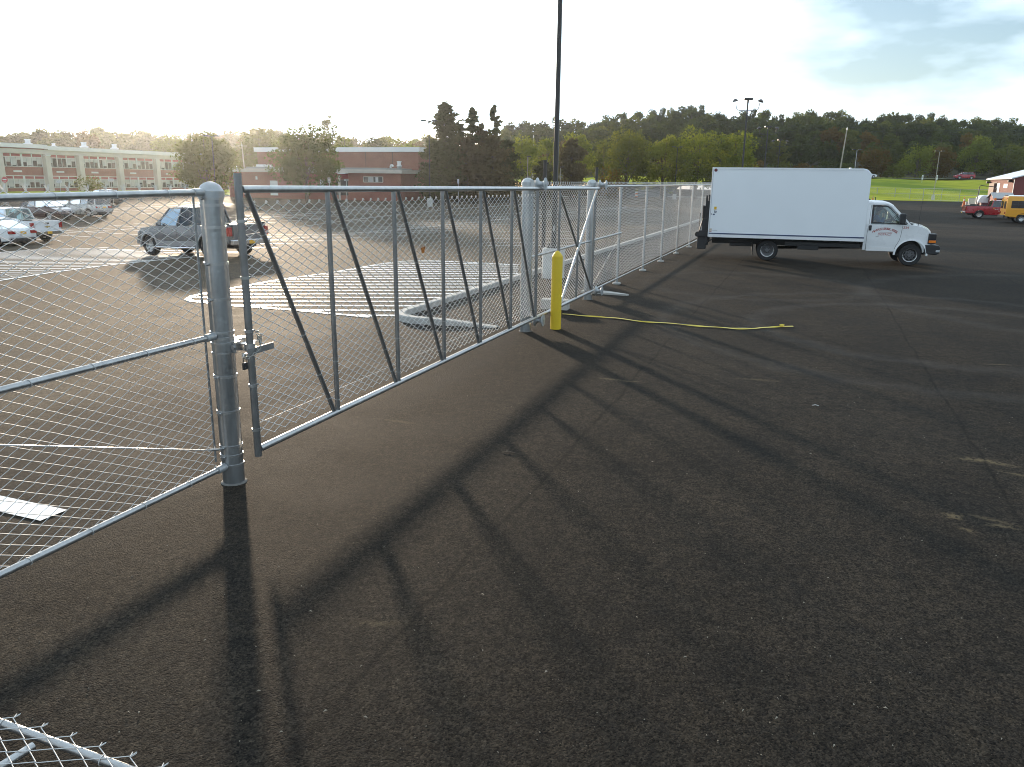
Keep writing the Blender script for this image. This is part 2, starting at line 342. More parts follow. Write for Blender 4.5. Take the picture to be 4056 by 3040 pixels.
SAND = [(3870, 1822, 0.30, 0.10, 0.1, 0.75), (3960, 1838, 0.28, 0.08, -0.2, 0.6), (3775, 2045, 0.13, 0.10, 0.3, 0.8), (3830, 2100, 0.10, 0.05, -0.6, 0.6),
        (3970, 2085, 0.20, 0.06, 0, 0.6), (3930, 2060, 0.30, 0.06, -0.3, 0.45), (4030, 1880, 0.25, 0.06, -0.3, 0.55), (3960, 1445, 0.5, 0.05, 0.2, 0.5), (3000, 1505, 0.5, 0.10, 0.1, 0.35),
        (2420, 1503, 0.30, 0.08, 0.0, 0.45), (2500, 1512, 0.25, 0.07, 0.2, 0.4), (1580, 1670, 0.35, 0.06, 0.0, 0.35), (1500, 2470, 0.25, 0.06, 0.4, 0.25)]
asphalt = asphalt_mat()
asphalt_new = M('island_asphalt', (0.040, 0.038, 0.035), 0.8, 0, 0.3, 30, 0.4, 90)
def grid_sheet(name, xs, ys, mat):
    V = [(x, y, ground(x, y)) for y in ys for x in xs]; n = len(xs)
    F = [(j*n+i, j*n+i+1, (j+1)*n+i+1, (j+1)*n+i) for j in range(len(ys)-1) for i in range(n-1)]
    return np_mesh(name, V, F, mat, smooth=True)
xs = sorted(set([-400, -300, -220, -170, -130, -120, -110] + list(np.linspace(-100, -60, 9)) + list(np.linspace(-60, -42, 7)) + list(np.linspace(-42, -5, 13)) + [-4.4, -2, 1, 4, 8, 20, 60, 120, 220, 400]))
ys = sorted(set([-80, -20, 0, 8, 16, 24, 30, 36, 42, 50] + list(np.linspace(50, 95, 13)) + [85, 105, 120, 135, 150, 200, 300, 420]))
struct(grid_sheet('ground', xs, ys, asphalt))
# treeline height in the photograph (pixel column, pixel row), used to set how high the wooded hills stand
TL = [(-900, 540), (0, 545), (90, 541), (140, 536), (200, 529), (270, 522), (345, 530), (396, 512), (440, 526), (475, 537), (520, 529), (580, 531), (650, 540), (760, 538), (860, 536), (960, 530), (1060, 520), (1150, 532),
      (1250, 545), (1420, 555), (1600, 560), (1750, 560), (1950, 540), (2020, 505), (2100, 490), (2200, 498), (2300, 500), (2400, 480), (2440, 466), (2560, 470), (2650, 456), (2720, 446), (2800, 450), (2860, 468), (2950, 458),
      (3050, 470), (3200, 452), (3260, 456), (3320, 476), (3450, 468), (3540, 470), (3600, 475), (3690, 471), (3740, 488), (3830, 485), (3900, 500), (3950, 486), (4056, 500), (5200, 505)]
EDGE = [(-1500, 790), (880, 777), (1240, 780), (1700, 790), (2000, 783), (2450, 780), (2950, 785), (3300, 789), (3800, 801), (5000, 840)]
def treeline(px): return lerp(px, *zip(*TL))
EDGE_D = [(px, on_ground(px, py).dot(CF) - CF.z*CAMH) for px, py in EDGE]
def edge_D(px): return lerp(px, *zip(*EDGE_D))
def hill(px, D):
    dt = 270 if px < 1700 else 320
    top = CAMH + (horizon(px)-treeline(px))/FPX*dt - (12.5 if px < 1700 else 13.5)
    zl = lerp(D, [165, 190, dt, 460], [-0.6, 0.5, top, top+2])
    zm = lerp(D, [116, 140, 166, 200, dt, 460], [-0.5, 2.3, 2.2, 3.0, top, top+2])
    zr = lerp(D, [158, 176, 188, 198, 215, dt, 460], [-0.4, 2.1, 4.4, 4.5, 5.2, top, top+2])
    w = [lerp(px, [1620, 1820, 2950, 3220], q) for q in ([1, 0, 0, 0], [0, 1, 1, 0], [0, 0, 0, 1])]
    return zl*w[0]+zm*w[1]+zr*w[2]
def flat(px, D):
    q = at(px, horizon(px), D); return q.x, q.y
def terrain(px, D):
    x, y = flat(px, D); return max(ground(x, y) + (0.13 if px < 3200 else 0.03), hill(px, D))
def spot(px, D, dz=0.0):
    x, y = flat(px, D); z = terrain(px, D) if D >= edge_D(px) else ground(x, y); return Vector((x, y, z+dz))
def grass_mat():
    m = M('grass', (0.2, 0.25, 0.03), 0.9, 0, 0.3, 0.12, 0.6, 3.0, spec=0.05); nt = m.node_tree; N = nt.nodes.new; L = nt.links.new; b = nt.nodes['Principled BSDF']
    tc = N('ShaderNodeTexCoord'); mp = N('ShaderNodeMapping'); mp.inputs['Rotation'].default_value = (0, 0, -YAW); mp.inputs['Scale'].default_value = (0.02, 0.13, 0.2); L(tc.outputs['Object'], mp.inputs['Vector'])
    no = N('ShaderNodeTexNoise'); no.inputs['Scale'].default_value = 1.0; no.inputs['Detail'].default_value = 7; no.inputs['Roughness'].default_value = 0.6; L(mp.outputs[0], no.inputs['Vector'])
    r = N('ShaderNodeValToRGB'); e = r.color_ramp.elements; e[0].position = 0.36; e[1].position = 0.62; e[0].color = (0.15, 0.21, 0.02, 1); e[1].color = (0.50, 0.47, 0.04, 1); L(no.outputs['Fac'], r.inputs['Fac']); L(r.outputs[0], b.inputs['Base Color']); return m
grass = grass_mat()
floor_m = M('forest_floor', (0.055, 0.05, 0.028), 0.95, 0, 0.4, 0.3, 0.5, 3.0, spec=0.1)
road_m = M('road_asphalt', (0.075, 0.075, 0.075), 0.8, 0, 0.15, 1.5)
def polar(name, px0, px1, step, offs, mat, Dfun=edge_D, lift=0.0):
    cols = list(np.arange(px0, px1+1, step)); V = []; n = len(offs)
    for px in cols:
        for o in offs: V.append(spot(px, Dfun(px)+o+0.01, lift))
    F = [(i*n+j, (i+1)*n+j, (i+1)*n+j+1, i*n+j+1) for i in range(len(cols)-1) for j in range(n-1)]
    return np_mesh(name, V, F, mat, smooth=True)
struct(polar('grass_field', -1500, 5000, 50, [0, 1, 3, 6, 10, 14, 18, 22, 28, 34, 42, 52], grass))
struct(polar('wooded_hill', -1500, 5000, 50, [51, 60, 75, 95, 120, 150, 190, 260, 320], floor_m, lift=-0.05))
struct(polar('road', 3050, 4700, 50, [0, 4, 8], road_m, lambda px: 187.5, 0.06))
struct(polar('road', 1800, 3000, 50, [0, 3, 6], road_m, lambda px: 157, 0.06))
# ------------------------------------------------------------------ kerbs
def sweep(name, pts, w, h, mat, closed=False, base=-0.05, taper=()):
    """rectangular kerb of width w and height h along ground points"""
    b = MB(); n = len(pts); P = [Vector((p[0], p[1])) for p in pts]
    for i, p in enumerate(P):
        t = (P[min(i+1, n-1)]-P[max(i-1, 0)]).normalized(); q = Vector((-t.y, t.x))*w/2
        h_ = h*(taper[i-n] if taper and i-n >= -len(taper) else 1.0)
        for s, z in ((-1, base), (-0.92, h_-0.015), (-0.8, h_), (0.8, h_), (0.92, h_-0.015), (1, base)):
            c = p+q*s; b.v.append((c.x, c.y, ground(c.x, c.y)+z))
    m = 6
    for i in range(n-1): b.f += [(i*m+k, i*m+k+1, (i+1)*m+k+1, (i+1)*m+k) for k in range(m-1)]
    b.f += [tuple(range(m)), tuple((n-1)*m+k for k in range(m-1, -1, -1))]
    return b.build(name, mat)
def arc(cx, cy, r, a0, a1, n): return [(cx+r*math.cos(R(a0+(a1-a0)*i/n)), cy+r*math.sin(R(a0+(a1-a0)*i/n))) for i in range(n+1)]
kp = [(-7.22, y) for y in (64, 60, 56, 52, 48, 44, 40, 36, 32, 28, 25, 22, 20, 18, 16.2, 14.6)] + arc(-6.32, 13.55, 0.9, 180, 270, 16)[1:] + [(-5.9, 12.65), (-5.4, 12.64), (-4.95, 12.62)]
struct(sweep('kerb', kp, 0.17, 0.12, concrete, taper=(1.0, 0.85, 0.5, 0.15)))
struct(sweep('kerb', [flat(px, edge_D(px)-0.15) for px in range(-600, 3001, 60)], 0.45, 0.15, concrete_light))
# ------------------------------------------------------------------ painted markings, each line a sheet of its own a few mm above the asphalt
def line(pts, w, name='painted_line', lift=0.007, mat=None):
    P = [Vector((p[0], p[1])) for p in pts]; Q = [P[0]]
    for a, b in zip(P, P[1:]):
        k = max(1, int((b-a).length/1.2))
        Q += [a.lerp(b, (i+1)/k) for i in range(k)]
    mb = MB(); n = len(Q)
    for i, p in enumerate(Q):
        t = (Q[min(i+1, n-1)]-Q[max(i-1, 0)]).normalized(); q = Vector((-t.y, t.x))*w/2
        for s in (-1, 1):
            c = p+q*s; mb.v.append((c.x, c.y, ground(c.x, c.y)+lift))
    mb.f = [(2*i, 2*i+1, 2*i+3, 2*i+2) for i in range(n-1)]
    return struct(mb.build(name, mat or paint_line, recalc=False))
def GP(px, py): p = on_ground(px, py); return (p.x, p.y)
def z_(ox, oy, s, x, y): return GP(ox+x/s, oy+y/s)
def clip_poly(poly, p, d):
    """line p + t d clipped to a convex polygon -> (t0, t1)"""
    ts = []
    n = len(poly)
    for i in range(n):
        a = Vector(poly[i]); b = Vector(poly[(i+1) % n]); e = b-a; den = d.x*e.y-d.y*e.x
        if abs(den) < 1e-9: continue
        w = a-p; t = (w.x*e.y-w.y*e.x)/den; u = (w.x*d.y-w.y*d.x)/den
        if 0 <= u <= 1: ts.append(t)
    return (min(ts), max(ts)) if len(ts) >= 2 else None
# hatched box beside the gate
hb = [z_(700, 950, 1.4747, *p) for p in ((1130, 455), (650, 410), (310, 385), (180, 370), (95, 362), (65, 350), (95, 330), (180, 312), (310, 288), (600, 235), (900, 195), (1180, 145), (1290, 130), (1400, 124), (1500, 125), (1700, 134), (2000, 150))]
line(hb, 0.15, 'painted_outline', 0.011)
poly = hb + [(-7.34, 20.4), (-7.34, 14.4), (-7.05, 13.4), (-6.8, 12.75)]
a0 = Vector(z_(700, 950, 1.4747, 640, 318)); a1 = Vector(z_(700, 950, 1.4747, 1330, 318)); hd = (a1-a0).normalized(); hn = Vector((-hd.y, hd.x))
for k in range(-12, 16):
    p = a0 + hn*0.655*k; c = clip_poly(poly, p, hd)
    if c and c[1]-c[0] > 0.3: line([p+hd*(c[0]+0.03), p+hd*(c[1]-0.03)], 0.18, 'painted_stripe')
# second hatched box, farther left
h2 = [GP(*p) for p in ((815, 1016), (640, 1031), (430, 1052), (200, 1082), (0, 1113), (-400, 1180), (-420, 1030), (0, 1001), (120, 992), (250, 987), (350, 987), (470, 992), (600, 1000), (760, 1005))]
line(h2, 0.15, 'painted_outline', 0.011)
for k in range(-14, 14):
    p = Vector(GP(330, 1020)) + hn*0.62*k; c = clip_poly(h2, p, hd)
    if c and c[1]-c[0] > 0.3: line([p+hd*(c[0]+0.03), p+hd*(c[1]-0.03)], 0.13, 'painted_stripe')
# parking stalls: right-hand ends read from the photograph, running back in double rows
e0 = Vector(z_(1000, 700, 3.16, 350, 897)); e4 = Vector(z_(1000, 700, 3.16, 1980, 738)); step = (e4-e0)/4
sdir = (Vector(z_(1000, 700, 3.16, 0, 835))-Vector(z_(1000, 700, 3.16, 850, 848))).normalized()
for k in range(-1, 24): line([e0+step*k, e0+step*k+sdir*10.6], 0.13, 'parking_line')
mid0 = e0+sdir*5.3; line([mid0-step*1.3, mid0+step*23.3], 0.13, 'parking_line', 0.011)
sx_ = Vector((-1, 0.0))
for base_x, off in ((-41.5, 0.7), (-63.5, 0.2)):
    for k in range(-4, 20):
        y = 22+off+3.0*k
        if y < 96: line([(base_x, y), (base_x-10.6, y+0.9)], 0.13, 'parking_line')
    line([(base_x-5.3, 12), (base_x-5.3, 80)], 0.13, 'parking_line', 0.011)
for q in (((1231, 871), (1288, 867)), ((1380, 878), (1456, 873)), ((390, 982), (430, 982)), ((560, 848), (620, 844))):
    line([GP(*q[0]), GP(*q[1])], 0.2, 'painted_dash')
for k in range(6): line([GP(1900+k*6, 905+k*14), GP(2320-k*3, 905+k*14)], 0.13, 'parking_line', 0.009)
line([(-9.5, 4.25), (-7.0, 4.05), (-5.13, 3.93)], 0.22, 'painted_line')
line([GP(3975, 1075-0), GP(4160, 1082)][:2], 0.1, 'painted_line') if False else None

# ------------------------------------------------------------------ chain-link fence, posts, sliding gate
def chainlink(name, parent, x, y0, y1, z0, z1, pitch, r, nseg=4, tails=1.0, hook=False, axis='Y', slope=0.0):
    """every wire is a zigzag that interlocks with its neighbours; one mesh"""
    h = pitch/2; nz = max(2, int(round((z1-z0)/h))); h = (z1-z0)/nz; nw = int((y1-y0)/pitch)
    pts = []
    for k in range(nw+1):
        for j in range(nz+1):
            a = (-1) ** (j+k)
            pts.append((y0+k*pitch+a*pitch*0.52, z0+h*j, a*r*1.15))
    P = np.array(pts, np.float32).reshape(nw+1, nz+1, 3)
    P[:, :, 0] += RNG.normal(0, pitch*0.012, P.shape[:2]); P[:, :, 1] += RNG.normal(0, pitch*0.01, P.shape[:2])
    P[:, :, 1] += (P[:, :, 0]-y0)*slope
    A = P[:, :-1].reshape(-1, 3); B = P[:, 1:].reshape(-1, 3)
    if tails:   # twisted ends above the top wire crossing
        T = P[:, -1]; A = np.vstack([A, T, T]); B = np.vstack([B, T+np.array([pitch*0.16, 0.036, 0.004])*tails, T+np.array([-pitch*0.20, 0.032, -0.004])*tails])
    if hook:
        T = P[:, -1]; A = np.vstack([A, T, T+np.array([pitch*0.10, 0.018, 0])]); B = np.vstack([B, T+np.array([pitch*0.10, 0.018, 0]), T+np.array([pitch*0.30, 0.004, 0.0])])
    n = len(A); D = B-A; D /= np.linalg.norm(D, axis=1)[:, None]; U = np.cross(D, np.array([0, 0, 1.0])); U /= np.linalg.norm(U, axis=1)[:, None]; Wv = np.cross(D, U)
    V = np.empty((n, 2, nseg, 3), np.float32)
    for s in range(nseg):
        o = (U*math.cos(2*math.pi*s/nseg)+Wv*math.sin(2*math.pi*s/nseg))*r; V[:, 0, s] = A-D*r*0.5+o; V[:, 1, s] = B+D*r*0.5+o
    V = V.reshape(-1, 3)
    Vw = np.stack([x+V[:, 2], V[:, 0], V[:, 1]], 1) if axis == 'Y' else (np.stack([V[:, 0], x+V[:, 2], V[:, 1]], 1) if axis == 'X' else np.stack([V[:, 0], V[:, 1], x+V[:, 2]], 1))
    b0 = np.arange(n)*2*nseg; F = []
    for s in range(nseg):
        t = (s+1) % nseg; F.append(np.stack([b0+s, b0+t, b0+nseg+t, b0+nseg+s], 1))
    o = np_mesh(name, Vw, np.vstack(F), galv_wire, parent, smooth=True); o['kind'] = 'stuff'; return o
def band(b, c, r, z, w=0.022, t=0.006, ear=None, n=28):
    """steel band round a post at height z, with an ear and bolt"""
    M4 = Matrix.Translation((c[0], c[1], z))
    b.lathe([(r+0.001, -w/2), (r+t, -w/2), (r+t, w/2), (r+0.001, w/2)], n, M4)
    if ear is not None:
        e = Vector((ear[0], ear[1], 0)); q = Vector((c[0], c[1], z))+e*(r+0.012)
        s = Vector((-e.y, e.x, 0))
        b.tube(q-e*0.012, q+e*0.022, 0.011, 8); b.tube(q+e*0.01-s*0.022, q+e*0.01+s*0.022, 0.007, 6)
def tie(b, c, ax, r):
    ax = Vector(ax).normalized(); c = Vector(c); a = ax.orthogonal().normalized(); d = ax.cross(a)
    b.path([c+(a*math.cos(t)+d*math.sin(t))*(r+0.003)+ax*0.006*math.sin(t) for t in np.linspace(0, 2*math.pi, 12, endpoint=False)], 0.0024, 4, True)
    b.tube(c-Vector((r, 0, 0)), c+Vector((-r-0.02, 0.01, -0.012)), 0.0024, 4)
FX, GX = -4.34, -4.13
def post(name, label, loc, r, h, bands, cat='fence post', group=None, ear=(0, -1)):
    t = thing(name, label, cat, loc, 0, group)
    MB().lathe([(r, -0.1), (r, h*0.5), (r, h)], 36).build('shaft', galv_post, t, 40)
    MB().lathe([(r+0.004, h-0.055), (r+0.012, h-0.055), (r+0.012, h-0.006), (r+0.006, h), (r*0.98, h+0.012), (r*0.8, h+0.038), (r*0.5, h+0.055), (r*0.2, h+0.064), (0.0001, h+0.066)], 36).build('cap', cast, t, 35)
    for z, e in bands:
        b = MB(); band(b, (0, 0), r, z, ear=e); b.build('band', galv, t, 40)
    MB().lathe([(r+0.004, -0.02), (r+0.022, -0.02), (r+0.018, 0.004), (r+0.004, 0.010)], 28).build('footing', M('dusty_footing', (0.16, 0.155, 0.145), 0.9, 0, 0.3, 20), t, 60)
    return t
gp = post('gate_post', 'thick round galvanised post with domed cap that the gate is chained to', (FX, 5.0, 0), 0.088, 2.40,
          [(2.34, (0, -1)), (2.29, None), (2.12, None), (1.84, (0, -1)), (1.56, (0, -1)), (1.29, (0, -1)), (1.245, None), (0.93, (0, -1)), (0.63, (0, -1)), (0.33, (0, -1)), (0.25, (0, -1)), (0.165, (0, -1))])
# latch receiver clamped to the post: strap, jaw plates, square receiver
b = MB(); band(b, (0, 0), 0.088, 1.135, 0.016, 0.006); band(b, (0, 0), 0.088, 1.055, 0.012, 0.005); b.build('latch_strap', galv, gp, 40).location.z = 0.07
b = MB(); b.box(0.03, 0.118, 0.058, 0.066, 1.06, 1.14); b.box(0.085, 0.125, 0.0, 0.062, 1.052, 1.146); b.tube((0.10, -0.015, 1.10), (0.10, 0.0, 1.10), 0.020, 8); b.build('latch_clamp', galv, gp).location.z = 0.07
b = MB(); b.box(0.112, 0.172, 0.05, 0.215, 1.075, 1.08); b.box(0.112, 0.172, 0.05, 0.215, 1.125, 1.13); b.box(0.112, 0.117, 0.05, 0.215, 1.08, 1.125); b.box(0.167, 0.172, 0.05, 0.16, 1.08, 1.125)
b.build('latch_receiver', galv, gp).location.z = 0.065
b = MB(); b.box(-0.02, 0.06, 0.09, 0.24, 1.14, 1.147); b.box(-0.02, 0.06, 0.09, 0.20, 1.10, 1.14); b.build('guide_plate', galv, gp).location.z = 0.07
# --- fence to the left of the post
lf = thing('chain_link_fence', 'chain-link fence section on the near left with three rails and a truss rod', 'fence', (0, 0, 0))
zt, zm, zb = 2.385, 1.27, 0.165
for nm, z, sl in (('top_rail', zt, 0.012), ('middle_rail', zm, 0.0), ('bottom_rail', zb, 0.0)):
    b = MB(); b.tube((FX, -1.4, z-sl*6), (FX, 4.86, z), 0.0235, 16); b.build(nm, galv, lf, 40)
    b = MB(); b.lathe([(0.0245, -0.06), (0.031, -0.06), (0.031, 0.035), (0.022, 0.045)], 16, Matrix.Translation((FX, 4.87, z)) @ Matrix.Rotation(R(-90), 4, 'X')); b.build('rail_end', cast, lf, 40)
    for k, y in enumerate(np.arange(2.7, 4.9, 0.46) + {'top_rail': 0.0, 'middle_rail': 0.12, 'bottom_rail': -0.05}[nm]):
        b = MB(); tie(b, (FX, y, z-sl*(4.86-y)), (0, 1, 0), 0.0235); b.build('wire_tie', galv_wire, lf)
b = MB(); b.tube((FX, 4.84, 0.33), (FX, 2.15, 1.26), 0.0055, 6); b.build('truss_rod', galv, lf, 40)
b = MB(); b.tube((FX, 4.90, 0.325), (FX, 4.74, 0.365), 0.012, 8); b.build('truss_turnbuckle', galv, lf, 40)
b = MB(); b.box(FX-0.045, FX-0.039, 4.842, 4.862, 0.22, 2.36); b.build('tension_bar', galv, lf)
chainlink('wire_mesh', lf, FX-0.031, 1.2, 4.82, 0.125, 2.405, 0.072, 0.0024, 4)
for y in (2.06, -0.9):
    b = MB(); b.lathe([(0.036, -0.1), (0.036, 2.42)], 20, Matrix.Translation((FX, y, 0))); b.build('post', galv, lf, 40)
# --- gate
gate = thing('sliding_gate', 'long cantilever sliding gate of welded pipe and chain-link mesh with slanted braces', 'gate', (0, 0, 0))
gzt = lambda y: 2.41-0.0033*(y-5.1); gzb = lambda y: 0.292-0.0018*(y-5.1)
b = MB(); b.tube((GX, 5.10, gzt(5.1)), (GX, 16.26, gzt(16.26)), 0.030, 20); b.build('top_rail', galv, gate, 40)
b = MB(); b.tube((GX, 5.10, gzb(5.1)), (GX, 16.1, gzb(16.1)), 0.030, 20); b.build('bottom_rail', galv, gate, 40)
b = MB(); b.tube((GX, 5.075, 0.235), (GX, 5.065, 2.53), 0.030, 20); b.build('end_post', galv_dark, gate, 40)
UP = [6.29, 7.53, 8.73, 9.92, 11.12, 12.31, 13.54, 14.80, 16.0]
for y in UP:
    b = MB(); b.tube((GX, y, gzb(y)+0.02), (GX, y-0.015, gzt(y)-0.02), 0.0235, 16); b.build('upright', galv_dark, gate, 40)
BR = [(5.16, 6.22), (6.37, 7.46), (7.61, 8.66), (8.81, 9.85), (10.0, 11.05), (11.2, 12.24)]
for ya, yb in BR:
    b = MB(); b.tube((GX+0.002, ya, gzt(ya)-0.03), (GX+0.002, yb, gzb(yb)+0.03), 0.021, 14); b.build('brace', galv_dark, gate, 40)
b = MB(); b.tube((GX-0.004, 13.6, gzt(13.6)-0.12), (GX-0.004, 15.94, gzb(16)+0.05), 0.021, 12); b.build('brace', galv_dark, gate, 40)
b = MB(); b.tube((GX+0.045, 15.94, gzt(16)-0.03), (GX+0.045, 13.6, gzb(13.6)+0.05), 0.021, 12); b.build('brace', galv, gate, 40)
for y in [5.07]+UP[:6]:
    for z in (0.42, 0.80, 1.25, 1.68, 2.12):
        b = MB()
        if y < 5.2:
            z2 = z+0.05; b.lathe([(0.031, -0.011), (0.036, -0.011), (0.036, 0.011), (0.031, 0.011)], 18, Matrix.Translation((GX, y, z2))); b.tube((GX-0.01, y+0.04, z2), (GX+0.015, y+0.055, z2), 0.008, 6)
            b.build('tension_band', galv, gate, 40)
        else: tie(b, (GX, y, z), (0, 0, 1), 0.0235); b.build('wire_tie', galv_wire, gate)
for ya, yb in BR:
    for f in (0.16, 0.38, 0.60, 0.80, 0.93):
        y = ya+(yb-ya)*f; z = gzt(ya)-0.03+(gzb(yb)+0.06-gzt(ya))*f
        b = MB(); tie(b, (GX, y, z), (0, yb-ya, gzb(yb)-gzt(ya)), 0.021); b.build('wire_tie', galv_wire, gate)
chainlink('wire_mesh', gate, GX-0.032, 5.16, 12.28, 0.36, 2.30, 0.0757, 0.0033, 4, False, True, slope=-0.0026)
b = MB(); b.path([(GX-0.033, 5.15, 0.50), (GX-0.036, 6.3, 0.495), (GX-0.033, 7.5, 0.50), (GX-0.036, 9.0, 0.49), (GX-0.033, 12.2, 0.48)], 0.0022, 4); b.path([(GX-0.033, 5.15, 2.06), (GX-0.036, 6.3, 2.10), (GX-0.033, 7.5, 2.13), (GX-0.036, 9.0, 2.15), (GX-0.033, 12.2, 2.15)], 0.0022, 4); b.build('tension_wire', galv_wire, gate)
b = MB(); b.box(GX+0.031, GX+0.037, 4.99, 5.325, 1.113, 1.168); b.box(GX-0.035, GX+0.031, 5.03, 5.11, 1.116, 1.121); b.build('latch_tongue', galv, gate)
b = MB(); b.lathe([(0.031, -0.03), (0.04, -0.03), (0.04, 0.03), (0.031, 0.03)], 18, Matrix.Translation((GX, 5.07, 1.17))); b.build('latch_collar', galv, gate, 40)
# orange leaf caught on the third brace
b = MB(); c = Vector((GX+0.03, 8.12, 1.72)); b.add([c+Vector(p) for p in ((0, -0.05, 0.02), (0.012, -0.03, 0.045), (0.004, 0.0, 0.03), (0.02, 0.03, 0.05), (0.0, 0.045, 0.0), (0.015, 0.01, -0.03), (0.0, -0.02, -0.035))], [(0, 1, 2, 5, 6), (2, 3, 4, 5)])
tag(b.build('autumn_leaf', M('orange_leaf', (0.45, 0.15, 0.02), 0.7, 0, 0.2, 30)), 'orange autumn leaf caught against a slanted brace of the sliding gate', 'leaf')
# --- chain and padlock
def link_mesh(Lh=0.017, Wd=0.0105, r=0.0038):
    b = MB(); pts = [(math.cos(a)*Wd, 0, math.sin(a)*Wd+(Lh-Wd)*(1 if math.sin(a) >= 0 else -1)) for a in np.linspace(0, 2*math.pi, 16, endpoint=False)]
    b.path(pts, r, 7, True); return b
ch = thing('chain', 'short steel chain looped round the gate latch', 'chain', (0, 0, 0))
cpath = [Vector(p) for p in ((GX+0.04, 5.11, 1.275), (GX+0.042, 5.125, 1.24), (GX+0.045, 5.13, 1.205), (GX+0.046, 5.135, 1.17), (GX+0.048, 5.135, 1.135), (GX+0.052, 5.12, 1.10), (GX+0.055, 5.10, 1.065), (GX+0.055, 5.07, 1.035), (GX+0.05, 5.035, 1.012), (GX+0.045, 5.0, 0.998), (GX+0.035, 4.965, 0.99), (GX+0.03, 4.95, 1.02), (GX+0.025, 4.945, 1.055))]
lk = None
def add_link(p, t, k):
    global lk
    q = t.to_track_quat('Z', 'Y').to_matrix().to_4x4() @ Matrix.Rotation(R(90*(k % 2)+35), 4, 'Z')
    if lk is None: o = link_mesh().build('link', M('chain_steel', (0.36, 0.36, 0.34), 0.35, 0.85, 0.2, 60), ch, 60); lk = o
    else: o = lk.copy(); C.objects.link(o); o.parent = ch
    o.matrix_local = Matrix.Translation(p) @ q
cpath = [Vector((p.x, p.y, 1.27-(1.275-p.z)*0.6)) for p in cpath]
for i in range(len(cpath)-1):
    add_link((cpath[i]+cpath[i+1])/2, (cpath[i+1]-cpath[i]), i)
c2 = [Vector(p) for p in ((GX+0.03, 5.16, 1.26), (GX+0.03, 5.162, 1.238), (GX+0.034, 5.162, 1.216), (GX+0.04, 5.158, 1.19))]
for i in range(3): add_link((c2[i]+c2[i+1])/2, c2[i+1]-c2[i], i+1)
add_link(Vector((GX+0.032, 5.13, 1.29)), Vector((0.1, -1, 0.0)), 0)
pl = thing('padlock', 'small black padlock hanging from the chain', 'padlock', (GX+0.03, 4.955, 1.04))
b = MB(); b.box(-0.011, 0.011, -0.024, 0.024, -0.03, 0.028); b.build('lock_body', black_metal, pl, None, 0.005)
b = MB(); b.path([(0, -0.016, 0.028), (0, -0.017, 0.075), (0, -0.012, 0.092), (0, 0.0, 0.098), (0, 0.012, 0.092), (0, 0.017, 0.075), (0, 0.016, 0.028)], 0.0042, 8); b.build('shackle', chrome, pl, 60)
# --- roller posts
def roller(t, z, dx, dy, hang):
    c = Vector((dx, dy, z))
    b = MB(); MX = Matrix.Translation(c) @ Matrix.Rotation(R(90), 4, 'Y')
    b.lathe([(0.012, -0.075), (0.102, -0.075), (0.105, -0.066), (0.060, -0.046), (0.040, -0.016), (0.040, 0.016), (0.060, 0.046), (0.105, 0.066), (0.102, 0.075), (0.03, 0.075), (0.012, 0.082)], 28, MX); b.build('roller', cast, t, 35)
    b = MB(); b.tube((0.09, dy*0.7, z+0.01), (dx-0.05, dy, z), 0.019, 10); b.tube(c+Vector((-0.09, 0, 0)), c+Vector((0.075, 0, 0)), 0.012, 10); b.tube(c+Vector((0.062, 0, 0)), c+Vector((0.082, 0, 0)), 0.022, 6)
    b.box(0.06, 0.14, dy-0.05, dy+0.03, z-0.045, z+0.06); b.build('roller_bracket', galv, t)
for k, (y, lab) in enumerate(((12.50, 'nearer of the two roller posts, beside the yellow bollard, with wheels gripping the gate'), (16.62, 'farther roller post at the tail end of the gate, with wheels gripping the gate'))):
    t = post('roller_post', lab, (FX-0.03, y, 0), 0.094, 2.49, [(2.43, (0, 1)), (2.32, None), (1.9, (0, 1)), (1.5, (0, 1)), (1.2, (0, 1)), (0.8, (0, 1)), (0.45, (0, 1))], 'roller post', 'roller posts of the sliding gate')
    dx = GX-FX+0.03
    roller(t, gzt(y)+0.072, dx, -0.02 if k == 0 else -0.62+0.62, True); roller(t, gzb(y)-0.072, dx, 0.02, False)
# --- fence running on behind the gate
ff = thing('chain_link_fence', 'long chain-link fence with shiny rails running back behind the truck', 'fence', (0, 0, 0))
fz = lambda y: 2.40+0.0024*(y-12.5)
for y in (19.56, 22.94, 25.95, 29.2, 32.5, 35.7, 38.9, 42.1, 45.3, 48.5, 51.7, 54.9, 58.1, 61.3):
    b = MB(); b.lathe([(0.034, -0.1), (0.034, fz(y)-0.05), (0.040, fz(y)-0.05), (0.040, fz(y)-0.01), (0.03, fz(y)+0.01)], 18, Matrix.Translation((FX-0.06, y, ground(FX, y)))); b.build('post', galv, ff, 40)
    b = MB(); b.lathe([(0.03, -0.02), (0.11, -0.02), (0.10, 0.04), (0.03, 0.055)], 16, Matrix.Translation((FX-0.06, y, ground(FX, y)))); b.build('footing', concrete, ff, 60)
b = MB(); b.tube((FX, 12.6, fz(12.6)), (FX, 62, fz(62)), 0.022, 14); b.build('top_rail', galv, ff, 40)
b = MB(); b.tube((FX, 16.75, 0.17), (FX, 62, 0.17), 0.020, 14); b.build('bottom_rail', galv, ff, 40)
b = MB(); b.tube((FX, 12.6, 1.255), (FX, 19.55, 1.285), 0.0225, 14); b.build('middle_rail', galv, ff, 40)
b = MB(); b.tube((FX, 16.75, 0.25), (FX, 19.5, 1.22), 0.006, 6); b.build('truss_rod', galv, ff, 40)
chainlink('wire_mesh', ff, FX-0.028, 12.6, 47.0, 0.20, 2.46, 0.074, 0.0032, 3, True, False, slope=0.0024)
